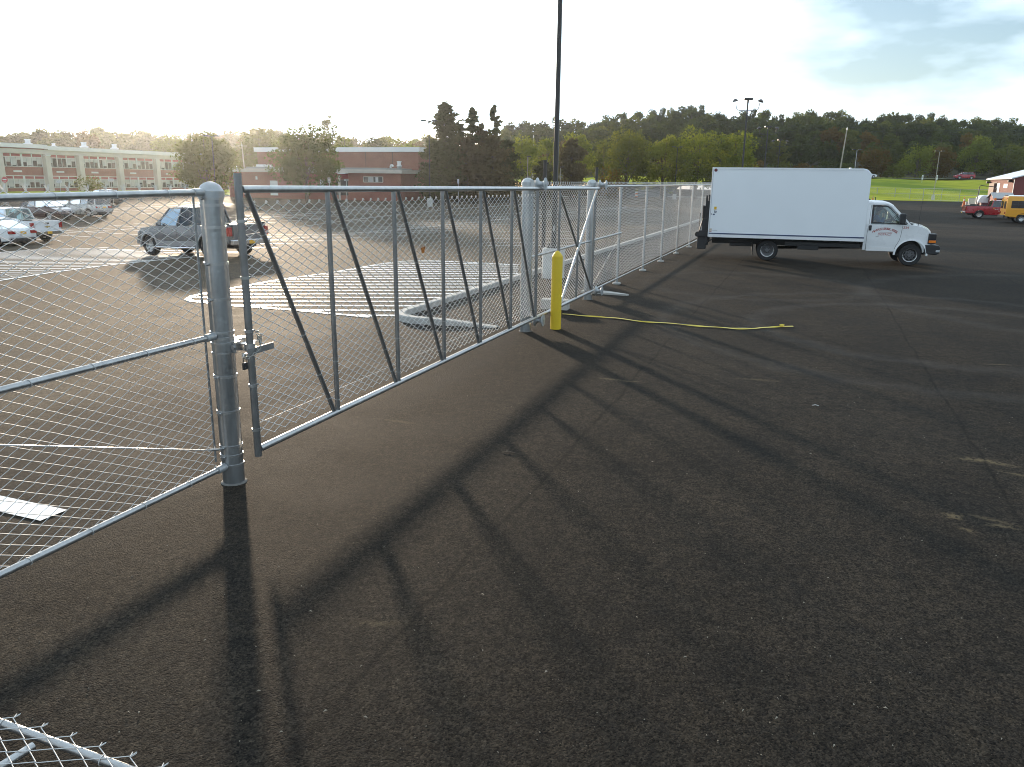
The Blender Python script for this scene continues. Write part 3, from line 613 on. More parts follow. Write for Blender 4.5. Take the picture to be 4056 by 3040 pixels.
# --- mesh panel lying on the asphalt at the bottom corner
lp = thing('chain_link_fence', 'galvanised pipe-framed mesh panel low down at the bottom left corner', 'fence panel', (0, 0, 0))
pz = 0.10
p0, p1 = on_ground(-120, 2820, pz), on_ground(600, 3083, pz)
b = MB(); b.tube(p0, p1, 0.019, 16); b.build('frame_rail', galv, lp, 40)
q0 = on_ground(140, 2950, pz); q1 = on_ground(-160, 3140, pz)
b = MB(); b.tube((q0.x, q0.y-0.01, pz), (q1.x, q1.y, pz), 0.019, 16); b.build('cross_rail', galv, lp, 40)
o = chainlink('wire_mesh', lp, pz+0.021, min(p0.x, p1.x)-0.3, max(p0.x, p1.x)+0.2, 0.9, (p0.y+p1.y)/2+0.035, 0.085, 0.0023, 4, 0.7, False, axis='Z')
b = MB()
for x, y in ((p0.x, p0.y-0.05), (p1.x, p1.y-0.05), (p0.x, 0.95), (p1.x, 0.95)): b.box(x-0.05, x+0.05, y-0.05, y+0.05, 0.0, pz-0.018)
b.build('spacer_block', wood, lp)
for x in (0.2, 0.75):
    c = p0.lerp(p1, x); b = MB(); tie(b, c, p1-p0, 0.019); b.build('wire_tie', galv_wire, lp)
# ------------------------------------------------------------------ bollard, caution tape, pole with pedestal, steel posts
bo = thing('bollard', 'yellow sleeve bollard with pointed top beside the sliding gate', 'bollard', (-3.96, 12.93, 0))
MB().lathe([(0.094, -0.05), (0.094, 1.25), (0.092, 1.262)], 32).build('sleeve', yellow_paint, bo, 40)
MB().lathe([(0.092, 1.262), (0.088, 1.272), (0.05, 1.325), (0.02, 1.352), (0.0001, 1.36)], 32).build('cap', yellow_paint, bo, 30)
tp = thing('caution_tape', 'yellow caution tape lying across the dark asphalt from the bollard', 'caution tape', (0, 0, 0))
tpts = [GP(*p) for p in ((2228, 1247), (2290, 1253), (2371, 1258), (2450, 1265), (2540, 1277), (2620, 1282), (2700, 1289), (2780, 1296), (2860, 1302), (2920, 1305), (2990, 1305), (3040, 1300), (3090, 1297), (3140, 1297))]
tape_y = M('tape_yellow', (0.62, 0.48, 0.05), 0.45, 0, 0.04, 10)
b = MB(); n = 90; TP = []
for i in range(n+1):
    f = i/n*(len(tpts)-1); k = min(int(f), len(tpts)-2); p = Vector(tpts[k]).lerp(Vector(tpts[k+1]), f-k)
    TP.append(p)
for i, p in enumerate(TP):
    t = (TP[min(i+1, n)]-TP[max(i-1, 0)]).normalized(); q = Vector((-t.y, t.x)); w = 0.016+0.016*abs(math.sin(i*0.23)) + (0.012 if 55 < i < 72 else 0); tw = 0.006*math.sin(i*0.37)
    for s, z in ((-1, 0.012+tw), (0, 0.02+abs(tw)), (1, 0.012-tw*0.6)): b.v.append((p.x+q.x*w*s, p.y+q.y*w*s, ground(p.x, p.y)+z))
b.f = [(3*i+j, 3*i+j+1, 3*i+j+4, 3*i+j+3) for i in range(n) for j in range(2)]; b.build('ribbon', tape_y, tp, 60)
b = MB(); e = TP[84]
for k in range(5): b.add([(e.x+0.05*math.cos(k*1.3+a), e.y+0.03*math.sin(k*1.7+a), 0.02+0.018*((k+j) % 3)) for j, a in enumerate((0, 1.6, 3.1, 4.6))], [(0, 1, 2, 3)])
b.build('knot', tape_y, tp)
def text(body, name, size, mat, parent, Mx, align='CENTER', ext=0.0008, space=1.0):
    cu = bpy.data.curves.new(name, 'FONT'); cu.body = body; cu.size = size; cu.extrude = ext; cu.align_x = align; cu.align_y = 'CENTER'; cu.space_character = space
    o = bpy.data.objects.new(name, cu); C.objects.link(o)
    dg = bpy.context.evaluated_depsgraph_get(); me = bpy.data.meshes.new_from_object(o.evaluated_get(dg)); bpy.data.objects.remove(o); bpy.data.curves.remove(cu)
    me.materials.clear(); me.materials.append(mat)
    o = bpy.data.objects.new(name, me); C.objects.link(o); o.parent = parent; o.matrix_local = Mx; return o
for f in (30, 42, 64):
    p = TP[f]; t = (TP[f+1]-TP[f-1]).normalized(); text('CAUTION', 'lettering', 0.048, ink_dark, tp, Matrix.Translation((p.x, p.y, 0.0285)) @ Matrix.Rotation(math.atan2(t.y, t.x), 4, 'Z') )
def heads(t, z, kind):
    """lamp heads on top of a car-park pole"""
    if kind == 'four':
        b = MB(); b.box(-0.42, 0.42, -0.22, 0.22, z-0.02, z+0.16); b.lathe([(0.09, z-0.25), (0.09, z)], 10); b.build('lamp_head', bronze, t, None, 0.03)
        for s in (-1, 1):
            b = MB(); b.path([(0, 0, z-0.95), (s*0.75, 0, z-0.95), (s*1.0, 0, z-0.8), (s*1.08, 0, z-0.45), (s*1.12, 0, z-0.1)], 0.03, 8); b.build('lamp_arm', bronze, t, 50)
            b = MB(); b.lathe([(0.02, 0.12), (0.1, 0.1), (0.28, -0.08), (0.26, -0.12), (0.0001, -0.12)], 14, Matrix.Translation((s*1.2, 0, z-0.05)) @ Matrix.Rotation(R(18*s), 4, 'Y')); b.build('lamp_head', bronze, t, 40)
    elif kind == 'two':
        for s in (-1, 1):
            b = MB(); b.tube((0, 0, z-0.05), (s*0.35, 0, z), 0.03, 8); b.build('lamp_arm', bronze, t)
            b = MB(); b.box(s*0.3, s*0.95, -0.2, 0.2, z-0.02, z+0.12); b.build('lamp_head', bronze, t, None, 0.04)
    else:
        b = MB(); b.box(-0.08, 0.45, -0.12, 0.12, z-0.04, z+0.08); b.build('lamp_head', bronze, t, None, 0.03)
pg = on_ground(2190, 1100)
lp1 = thing('light_pole', 'tall dark square light pole on a round concrete pedestal behind the gate', 'light pole', (pg.x, pg.y, ground(pg.x, pg.y)))
lp1.rotation_euler.z = R(8)
MB().lathe([(0.31, -0.2), (0.31, 0.77), (0.29, 0.80)], 32).build('pedestal', concrete_light, lp1, 40)
b = MB(); b.box(-0.17, 0.17, -0.17, 0.17, 0.805, 0.84)
for sx in (-1, 1):
    for sy in (-1, 1): b.tube((sx*0.13, sy*0.13, 0.84), (sx*0.13, sy*0.13, 0.93), 0.016, 8)
b.build('base_plate', bronze, lp1)
b = MB(); n_ = 4; b.add([(sx*0.062, sy*0.062, 0.84) for sx, sy in ((-1, -1), (1, -1), (1, 1), (-1, 1))] + [(sx*0.048, sy*0.048, 9.4) for sx, sy in ((-1, -1), (1, -1), (1, 1), (-1, 1))], [(0, 1, 5, 4), (1, 2, 6, 5), (2, 3, 7, 6), (3, 0, 4, 7), (4, 5, 6, 7)]); b.build('shaft', bronze, lp1, None, 0.008)
b = MB(); b.box(-0.025, 0.025, -0.068, -0.062, 1.25, 1.4); b.build('hand_hole_cover', galv, lp1)
heads(lp1, 9.4, 'two')
for k, (px, py, wpx, ytop) in enumerate(((2150, 1075, 17, 641), (2352, 985, 13, 667))):
    g = on_ground(px, py); D = g.dot(CF)-CF.z*CAMH; h = CAMH-(ytop-horizon(px))/FPX*D - g.z
    t = thing('steel_post', ('wider dark square steel post rising between the nearer roller post and the light pole', 'dark square steel post rising behind the farther roller post')[k], 'post', g, R(8), 'dark steel posts behind the gate')
    b = MB(); b.box(-0.05, 0.05, -0.05, 0.05, -0.1, h-0.012); b.build('tube', bronze, t, None, 0.006)
    b = MB(); b.box(-0.053, 0.053, -0.053, 0.053, h-0.012, h); b.tube((0.05, 0, h-0.09), (0.10, 0, h-0.09), 0.012, 8); b.build('cap_plate', black_metal, t)
    b = MB(); b.box(-0.14, 0.14, -0.14, 0.14, 0, 0.02); b.build('base_plate', black_metal, t)
g = on_ground(2202, 1224)
cb = MB(); cb.box(-0.30, 0.26, -0.13, 0.13, -0.02, 0.20)
o = cb.build('concrete_block', concrete, None, None, 0.02); o.location = g; o.rotation_euler.z = R(6); tag(o, 'pale concrete block on the ground behind the bollard and gate', 'block')
g = on_ground(2392, 1164)
b = MB(); b.add([(-0.52, -0.10, 0.0), (0.55, -0.16, 0.0), (0.60, -0.05, 0.0), (0.1, 0.12, 0.0), (-0.46, 0.17, 0.0), (-0.52, -0.10, 0.055), (0.55, -0.16, 0.035), (0.60, -0.05, 0.03), (0.1, 0.12, 0.05), (-0.46, 0.17, 0.06)],
      [(5, 6, 7, 8, 9), (0, 1, 6, 5), (1, 2, 7, 6), (2, 3, 8, 7), (3, 4, 9, 8), (4, 0, 5, 9)])
o = b.build('concrete_slab', concrete); o.location = g; tag(o, 'thin broken pale slab on the asphalt under the fence by the farther roller post', 'slab')
# ------------------------------------------------------------------ litter: twigs, leaves and stones on the near asphalt
b = MB()
for k in range(260):
    px, py = random.uniform(-100, 4150), 1150+1850*random.random()**0.8; g = on_ground(px, py)
    if -4.7 < g.x < -4.0 and g.y < 18: continue
    a = random.uniform(0, math.pi); q = random.random()
    if q < 0.45:
        l, w = random.uniform(0.004, 0.014), random.uniform(0.002, 0.005); c, s = math.cos(a), math.sin(a); z = ground(g.x, g.y)
        b.add([(g.x+c*l, g.y+s*l, z+0.004), (g.x-s*w, g.y+c*w, z+0.012), (g.x-c*l, g.y-s*l, z+0.005), (g.x+s*w, g.y-c*w, z+0.009)], [(0, 1, 2, 3)])
    else:
        r_ = random.uniform(0.002, 0.0055); z = ground(g.x, g.y)
        b.add([(g.x+r_, g.y, z), (g.x-r_*0.6, g.y+r_*0.8, z), (g.x-r_*0.5, g.y-r_*0.9, z), (g.x+0.1*r_, g.y, z+r_*1.2)], [(0, 1, 3), (1, 2, 3), (2, 0, 3)])
o = b.build('litter', M('pale_litter', (0.26, 0.23, 0.18), 0.8, 0, 0.4, 3)); stuff(o)
for k, (px, py, l, a) in enumerate(((1100, 970*1.8336, 0.12, 0.3), (2015, 1795, 0.06, 0.2), (775, 2115, 0.025, 0.6), (1240, 1905, 0.018, 0.2), (1100, 1925, 0.022, 0), (3230, 1609, 0.035, 0.1))):
    g = on_ground(px, py); b = MB(); b.path([(g.x-l*math.cos(a), g.y-l*math.sin(a), 0.006), (g.x, g.y+0.004, 0.014), (g.x+l*math.cos(a), g.y+l*math.sin(a), 0.006)], 0.0035, 5)
    if k < 2: b.path([(g.x-0.3*l, g.y, 0.01), (g.x-0.6*l, g.y+0.05, 0.012)], 0.003, 5)
    if k not in (1, 5): continue
    tag(b.build('twig', bark if k in (1, 3, 4) else sign_white), ['', 'forked brown twig lying on the shadow of the gate rail', 'pale straw lying on the asphalt left of the gate post shadow', 'dark chip on the sunlit asphalt in front of the gate', 'dark twig on the asphalt right of the gate post foot', 'small white scrap in the middle of the open asphalt'][k], 'twig' if k != 5 else 'scrap')

# ------------------------------------------------------------------ trees
def leaf_cloud(centers, radii, n_per, size, rng, squash=0.8, outward=0.5):
    """many small leaf-sized faces gathered in clumps"""
    cs = np.repeat(np.asarray(centers, np.float32), n_per, 0); rs = np.repeat(np.asarray(radii, np.float32), n_per)
    n = len(cs); d = rng.normal(size=(n, 3)); d /= np.linalg.norm(d, axis=1)[:, None]
    rad = rs*(0.35+0.65*rng.random(n)**0.6); p = cs+d*rad[:, None]*np.array([1, 1, squash])
    nrm = d*outward+rng.normal(size=(n, 3))*0.8+np.array([0, 0, 0.25]); nrm /= np.linalg.norm(nrm, axis=1)[:, None]
    a = np.cross(nrm, rng.normal(size=(n, 3))); a /= np.linalg.norm(a, axis=1)[:, None]; b = np.cross(nrm, a)
    s = size*(0.6+0.8*rng.random(n))[:, None]
    V = np.stack([p-a*s*0.5, p+b*s*0.32, p+a*s*0.5+nrm*s*0.08, p-b*s*0.32], 1).reshape(-1, 3)
    return V, np.arange(n*4).reshape(n, 4)
def limbs(b, h, trunk_r, crown_c, nb, rng, base=0.25, bare=0.9):
    top = Vector((rng.normal()*0.02*h, rng.normal()*0.02*h, h*bare)); pts = [Vector((0, 0, -0.3)), Vector((0, 0, h*0.12)), top*0.5+Vector((rng.normal()*0.01*h, 0, 0)), top]
    rr = [trunk_r*1.35, trunk_r, trunk_r*0.6, trunk_r*0.12]
    for i in range(3): b.tube(pts[i], pts[i+1], rr[i], 8, rr[i+1], caps=(i == 0))
    for k in range(nb):
        c = Vector(crown_c[int(rng.integers(len(crown_c)))]); f = base+0.5*rng.random(); s = Vector((0, 0, h*f)) if f < 0.5 else top*f
        m = s.lerp(c, 0.5)+Vector((0, 0, 0.04*h)); r0 = trunk_r*0.42*(1-f*0.6)
        b.tube(s, m, r0, 5, r0*0.6, caps=False); b.tube(m, c, r0*0.6, 5, r0*0.15, caps=False)
def crown_points(n, rx, rz, zc, rng, bottom=-0.75, lump=0.25):
    P = []
    while len(P) < n:
        d = rng.normal(size=3); d /= np.linalg.norm(d)
        if d[2] < bottom: continue
        q = 0.45+0.55*rng.random()**0.5; q *= 1+lump*(rng.random()-0.5)
        P.append((d[0]*rx*q, d[1]*rx*q, zc+d[2]*rz*q))
    return P
def broad_tree(name, label, loc, h, w, mat, group=None, seed=0, clumps=70, leaves=45, size=0.34, clump_r=0.17, clear=0.16, dome=0.5, lump=0.3, trunk=None):
    rng = np.random.default_rng(seed); t = thing(name, label, 'tree', loc, 0, group)
    zc = h*(clear+(1-clear)*dome); rz = h-zc
    P = crown_points(clumps, w/2*0.92, rz*0.92, zc, rng, -(zc-h*clear)/rz if zc-h*clear < rz else -0.95, lump)
    rs = [w*clump_r*(0.65+0.7*rng.random()) for _ in P]
    V, F = leaf_cloud(P, rs, leaves, size, rng)
    np_mesh('crown', V, F, mat, t)
    b = MB(); limbs(b, h, trunk or h*0.022, P, 14, rng, clear*0.8); b.build('trunk', bark, t, 60)
    return t
def conifer(name, label, loc, h, w, mat, group=None, seed=0, tiers=22, size=0.34, clear=0.06, gap=0.25, top=1.0, tips=False, shape=(0.40, 1.15), tip=1.0):
    rng = np.random.default_rng(seed); t = thing(name, label, 'tree', loc, 0, group); P = []; rs = []; b = MB()
    b.tube((0, 0, -0.3), (0, 0, h*0.55), h*0.02, 8, h*0.012); b.tube((0, 0, h*0.55), (0, 0, h*0.985), h*0.012, 6, 0.02)
    for i in range(int(tiers*11)):
        f = rng.random()**0.85; z = h*(clear+(0.97-clear)*f)
        lobes = 0.84+0.2*math.sin(f*23+seed)+0.14*rng.normal()
        rad = (w/2)*min(1.0, shape[1]*(1-f)**shape[0])*top*max(0.45, lobes)+0.15
        if rng.random() < gap*0.8 and f > 0.3: continue
        a = rng.random()*6.283; L_ = rad*(0.75+0.35*rng.random()); droop = 0.18*L_*(1-f)-0.12*L_*f
        e = Vector((math.cos(a)*L_, math.sin(a)*L_, z-droop)); b.tube((0, 0, z), e, 0.03, 4, 0.008, caps=False)
        for q in (0.4, 0.7, 0.98):
            P.append((e.x*q, e.y*q, z-droop*q*q+rng.normal()*0.08)); rs.append(max(0.22, L_*0.30*(1.1-0.35*q)))
    for k in range(6): P.append((rng.normal()*0.06, rng.normal()*0.06, h*(0.93+0.012*k))); rs.append((0.32-0.03*k)*tip)
    V, F = leaf_cloud(P, rs, 15, size, rng, 0.6, 0.2); np_mesh('crown', V, F, mat, t); b.build('trunk', bark, t, 60); return t
L_green = leaf_mat('leaf_green', (0.044, 0.060, 0.018), (0.085, 0.105, 0.030))
L_olive = leaf_mat('leaf_olive', (0.066, 0.084, 0.024), (0.128, 0.134, 0.036))
L_yellow = leaf_mat('leaf_yellow_green', (0.100, 0.132, 0.026), (0.182, 0.194, 0.042))
L_rust = leaf_mat('leaf_rust', (0.085, 0.055, 0.018), (0.150, 0.100, 0.025))
L_dark = leaf_mat('leaf_dark', (0.036, 0.048, 0.018), (0.068, 0.082, 0.028))
L_pine = leaf_mat('needles', (0.065, 0.074, 0.040), (0.115, 0.115, 0.060), 0.25)
L_brown = leaf_mat('needles_brown', (0.100, 0.082, 0.046), (0.155, 0.122, 0.068), 0.25)
def fit(px, D, ytop, wpx):
    """place (on the ground), height and crown width of a tree from its place in the photograph"""
    p = spot(px, D); zt = CAMH+(horizon(px)-ytop)/FPX*D; return p, zt-p.z, wpx/FPX*D
def BT(label, px, D, ytop, wpx, mat, group=None, **k):
    p, h, w = fit(px, D, ytop, wpx); return broad_tree(k.pop('name', 'tree'), label, p, h, w, mat, group, seed=int(px*7+D), **k)
def CT(label, px, D, ytop, wpx, mat, group=None, **k):
    p, h, w = fit(px, D, ytop, wpx); return conifer(k.pop('name', 'conifer'), label, p, h, w, mat, group, seed=int(px*7+D), **k)
BT('dense round-headed tree covering the right end of the two-storey school wing', 822, 100, 530, 245, L_olive, clumps=120, leaves=60, size=0.36, clump_r=0.13, clear=0.10, dome=0.50, lump=0.15)
BT('broad leafy tree in front of the low brick wing with the white roof band', 1212, 94, 504, 262, L_olive, clumps=120, leaves=60, size=0.34, clump_r=0.13, clear=0.16, dome=0.42, lump=0.35)
BT('small thin ornamental tree in front of a school column', 348, 92, 700, 110, L_olive, clumps=26, leaves=26, size=0.22, clump_r=0.2, clear=0.4, dome=0.5, name='small_tree')
BT('feathery tall tree rising behind the flat roof of the brick hall', 1312, 150, 474, 95, L_olive, clumps=70, leaves=36, size=0.4, clump_r=0.16, dome=0.45, clear=0.1)
BT('low drooping tree beside the feathery tall tree, over the hall roof', 1365, 158, 530, 95, L_yellow, clumps=50, leaves=36, size=0.4, dome=0.55)
BT('dark domed tree crown just above the middle of the hall roof', 1492, 165, 556, 125, L_dark, clumps=60, leaves=50, size=0.4, lump=0.1, dome=0.6)
BT('pale tree just right of the domed crown above the hall roof', 1560, 170, 552, 90, L_yellow, clumps=45, leaves=36, size=0.4)
BT('pale tree near the right corner of the hall roof', 1640, 172, 560, 110, L_yellow, clumps=45, leaves=36, size=0.4)
BT('tall hazy spreading tree between the round tree and the broad tree', 1035, 150, 503, 175, L_olive, clumps=80, leaves=44, size=0.45, dome=0.5)
BT('hazy tree behind the left shoulder of the broad leafy tree', 1135, 165, 528, 110, L_yellow, clumps=55, leaves=36, size=0.45)
BT('hazy tree rising between the school wing and the round-headed tree', 690, 190, 536, 150, L_yellow, clumps=55, leaves=40, size=0.5)
CT('tallest spruce, first of the dark conifers right of the brick hall', 1765, 106, 420, 150, L_pine, tiers=30, gap=0.12, top=1.0, shape=(0.34, 1.1), tip=1.8)
CT('shorter wide spruce standing in front of the tallest spruce', 1722, 101, 560, 130, L_pine, tiers=18, gap=0.1)
CT('pine with a thin spire and a rounded shoulder, second of the tall conifers', 1872, 112, 440, 130, L_pine, tiers=17, gap=0.3, shape=(0.62, 1.25))
CT('bushy conifer between the two spired pines', 1852, 108, 548, 170, L_brown, tiers=18, gap=0.1, top=1.1)
CT('ragged pine with gaps between its boughs, farthest right of the tall conifers', 1955, 114, 432, 110, L_pine, tiers=8, gap=0.5, shape=(0.5, 1.0), size=0.4)
CT('low brownish conifer under the ragged pine', 1950, 108, 545, 150, L_brown, tiers=18, gap=0.1, top=1.15)
CT('brownish spruce with layered boughs just right of the tall light pole', 2262, 128, 556, 150, L_brown, tiers=24, gap=0.12)
CT('small dark spruce just left of the tall light pole', 2150, 126, 640, 110, L_pine, tiers=16, gap=0.1)
BT('rounded yellow-green tree left of the tall light pole', 2068, 150, 545, 140, L_yellow, clumps=70, leaves=46, size=0.42, clear=0.05)
BT('yellow-green tree directly behind the tall light pole', 2165, 156, 556, 120, L_yellow, clumps=60, leaves=46, size=0.42, clear=0.05)
BT('bright leafy tree top above the brownish spruce', 2285, 160, 532, 125, L_yellow, clumps=60, leaves=46, size=0.42, clear=0.05)
BT('green tree filling the gap left of the locust row', 2385, 168, 560, 130, L_olive, clumps=60, leaves=46, size=0.42, clear=0.02)
CT('dark pine shoulder between the tallest spruce and the spired pine', 1815, 110, 498, 110, L_pine, tiers=20, gap=0.2)
CT('brownish pine between the spired pine and the ragged pine', 1908, 113, 500, 110, L_brown, tiers=20, gap=0.2)
CT('drooping dark conifer at the right end of the conifer group', 2008, 116, 560, 120, L_pine, tiers=18, gap=0.15)
LOC = 'locust trees in a row along the grass edge'
for k, (px, yt, w_, lab) in enumerate(((2478, 514, 190, 'biggest spreading tree, leftmost of the row along the grass'), (2622, 545, 165, 'flat-topped spreading tree, second of the row along the grass'), (2755, 521, 180, 'spreading tree behind the thin light pole, third of the row along the grass'), (2910, 520, 175, 'spreading tree above the left end of the white truck box'))):
    BT(lab, px, 140-k*2, yt, w_, (L_yellow if k else L_olive), LOC, clumps=95, leaves=56, size=0.36, clump_r=0.15, clear=0.16, dome=0.45, lump=0.4)
BT('low bushy tree with gold tips at the left foot of the locust row', 2425, 138, 655, 110, L_rust, clumps=40, leaves=36, size=0.34, clear=0.02, name='bush')
BT('low dark shrub mass left of the roller posts', 1985, 130, 700, 180, L_dark, clumps=40, leaves=40, size=0.3, clear=0.0, name='bush')
BT('small golden autumn tree at the wood edge, just right of the truck box', 3452, 204, 592, 112, L_rust, clumps=60, leaves=40, size=0.5, clear=0.02)
BT('loose pale green tree left of the thin pole, in front of the dark wood', 3620, 206, 585, 130, L_yellow, clumps=60, leaves=40, size=0.5, clear=0.02)
BT('tree with reddish tips behind the thin pole in front of the dark wood', 3710, 208, 582, 120, L_rust, clumps=60, leaves=40, size=0.5, clear=0.02)
BT('brightest green tree in front of the dark wood, above the red car', 3850, 208, 550, 125, L_yellow, clumps=75, leaves=44, size=0.5, clear=0.02)
BT('dull green tree above the roof of the red metal building', 3965, 208, 585, 130, L_olive, clumps=60, leaves=40, size=0.5, clear=0.02)
BT('bushy green tree at the right edge of the photo, behind the red building', 4070, 212, 575, 150, L_olive, clumps=60, leaves=40, size=0.5, clear=0.02)
for k, (px, yt, w_) in enumerate(((3330, 650, 90), (3270, 640, 110), (3180, 655, 100), (3110, 648, 90), (3050, 655, 100), (3005, 640, 70), (3530, 655, 90))):
    BT(('olive low bush right of the leaning utility pole, just above the truck roof', 'dark low bush left of the leaning utility pole, just above the truck roof', 'rusty low bush midway between the third four-headed pole and the leaning pole', 'olive low bush just right of the third four-headed light pole', 'dark low bush between the second and third four-headed light poles', 'rusty low bush just left of the second four-headed light pole', 'olive low bush between the golden autumn tree and the loose pale tree')[k], px, 202, yt, w_, (L_olive, L_dark, L_rust)[k % 3], 'bushes at the foot of the wooded hill', clumps=26, leaves=34, size=0.5, clear=0.0, name='bush')
# wooded hills: individual trees sharing a few crowns
def proto(seed, mat, h=14.0, w=9.5, **k):
    t = broad_tree('forest_tree', 'x', (0, 0, -500), h, w, mat, None, seed, **k); return t
PROT = [proto(100+i, m, clumps=58, leaves=64, size=0.85, clump_r=0.16, clear=0.04, dome=0.5, lump=0.3) for i, m in enumerate((L_green, L_dark, L_green, L_dark, L_olive, L_rust, L_yellow))]
FL = {'L': ('leafy tree in the hazy woods behind the school roofs', 'trees in the hazy woods behind the school'), 'R': ('dark leafy tree in the wooded hill behind the field and truck', 'trees in the wooded hill behind the field')}
used = set(); wr = np.random.default_rng(5); cnt = 0
PLACED = {}
def forest(px, D, ytop, side, kinds):
    global cnt
    pt = PROT[kinds[int(wr.integers(len(kinds)))]]; p = spot(px, D, -0.2); h = CAMH+(horizon(px)-ytop)/FPX*D-p.z
    if h < 5: return
    s = h/14.0; sc = (s*(0.8+0.5*wr.random()),)*2+(s,)
    col = {0: 'dark green', 1: 'blackish green', 2: 'dark green', 3: 'blackish green', 4: 'olive', 5: 'rusty brown', 6: 'yellow-green'}[PROT.index(pt)]
    lev = 'on the skyline' if D >= 290 else ('halfway up the hill' if D >= 250 else 'low on the hill')
    if side == 'R':
        wh = 'behind the tall light pole' if px < 2400 else 'over the spreading tree row' if px < 2820 else 'over the truck box\'s left half' if px < 3140 else 'over the truck box\'s right half' if px < 3440 else 'over the green field' if px < 3760 else 'over the red car'
        lab, gr = f'{col} tree {lev}, {wh}', FL['R'][1]
    else:
        wh = 'over the school\'s left bays' if px < 330 else 'over the school\'s right bays' if px < 720 else 'between the big leafy trees' if px < 1150 else 'behind the brick hall'
        lab, gr = f'hazy {col} tree {lev}, {wh}', FL['L'][1]
    if pt.name not in used: used.add(pt.name); pt.location = p; pt.scale = sc; pt.rotation_euler = (0, 0, wr.random()*6.28); pt['label'] = lab; pt['group'] = gr; r_ = pt
    else: r_ = dup(pt, p, wr.random()*6.28, lab, gr, sc)
    PLACED.setdefault(lab, []).append((px, r_)); cnt += 1
for D, step, dy in ((320, 58, 0), (292, 66, 16), (266, 72, 40), (244, 84, 72), (224, 92, 108)):
    px = 1990+wr.random()*30
    while px < 4250:
        if px > 1960: forest(px, D, treeline(px)+dy*0.9+wr.normal()*7-(4 if D == 320 else 0), 'R', (0, 1, 2, 3, 1, 3, 4) if D > 250 else (1, 3, 0, 2, 4, 5))
        px += step*(0.7+0.6*wr.random())
for D, step, dy in ((300, 62, 0), (270, 66, 6), (238, 84, 30)):
    px = -160
    while px < 1760:
        forest(px, D, treeline(px)+dy+wr.normal()*5, 'L', (0, 2, 4, 5, 4, 5, 6))
        px += step*(0.7+0.6*wr.random())
for pt in PROT:
    if pt.name not in used:
        for c in list(pt.children): bpy.data.objects.remove(c)
        bpy.data.objects.remove(pt)
ORD = 'first second third fourth fifth sixth seventh eighth ninth tenth eleventh twelfth'.split()
for lab, m in PLACED.items():
    if len(m) > 1:
        for k, (px, o) in enumerate(sorted(m, key=lambda q: q[0])): o['label'] = ORD[min(k, 11)] + ' from left, ' + lab

# ------------------------------------------------------------------ school wing (two storeys of ribbon windows between concrete piers)
brick = brick_mat('red_brick', (0.25, 0.075, 0.052), (0.31, 0.10, 0.07), (0.30, 0.24, 0.20), 5.0)
brick_d = brick_mat('brown_brick', (0.22, 0.075, 0.05), (0.27, 0.10, 0.068), (0.27, 0.23, 0.19), 5.0)
fascia = M('white_fascia', (0.74, 0.74, 0.73), 0.5, 0, 0.05, 1)
beige = M('beige_concrete', (0.57, 0.53, 0.475), 0.85, 0, 0.1, 1)
frame_w = M('window_frame', (0.66, 0.66, 0.65), 0.45, 0.1, 0.05, 2)
transom_r = M('red_transom', (0.33, 0.055, 0.055), 0.5, 0, 0.1, 2)
blind_m = M('window_blind', (0.50, 0.49, 0.48), 0.8, 0, 0.06, 3)
pane_m = M('dark_pane', (0.045, 0.038, 0.038), 0.12, 0, 0.3, 0.5, spec=0.6)
roof_grey = M('roof_membrane', (0.30, 0.30, 0.29), 0.9, 0, 0.15, 0.6)
SK = 1.12
def sz(z): return 2.5+(z-2.5)*SK
XB = -107*SK; Z0 = sz(0.0)-0.3
sch = thing('school_building', 'two-storey red brick school wing with cream piers and long rows of windows', 'building', (0, 0, 0))
cols = [q*SK for q in (58.0, 65.6, 73.4, 81.3, 88.8, 94.6, 102.2, 110.2, 118.2)]
zr = sz(6.6)
b = MB(); b.box(XB-22, XB-0.35, cols[0]-1, 128*SK, Z0, zr-0.05); b.build('wall', brick, sch)
b = MB(); b.box(XB-22.3, XB+0.5, cols[0]-1.3, cols[4]+0.25, sz(6.08)+0.12, zr+0.16); b.build('roof_fascia', fascia, sch)
b = MB(); b.box(XB-22.3, XB+0.5, cols[4]+0.25, 128*SK+0.3, sz(6.02), zr+0.0); b.build('roof_fascia', fascia, sch)
b = MB(); b.box(XB-0.34, XB+0.22, cols[0]-1, 128*SK, sz(5.42), sz(6.02)-0.01); b.build('concrete_beam', beige, sch)
for y in cols:
    b = MB(); b.box(XB-0.34, XB+0.62, y-0.48, y+0.48, Z0-0.6, sz(5.42)-0.01); b.build('pier', beige, sch, None, 0.03)
rw = random.Random(4)
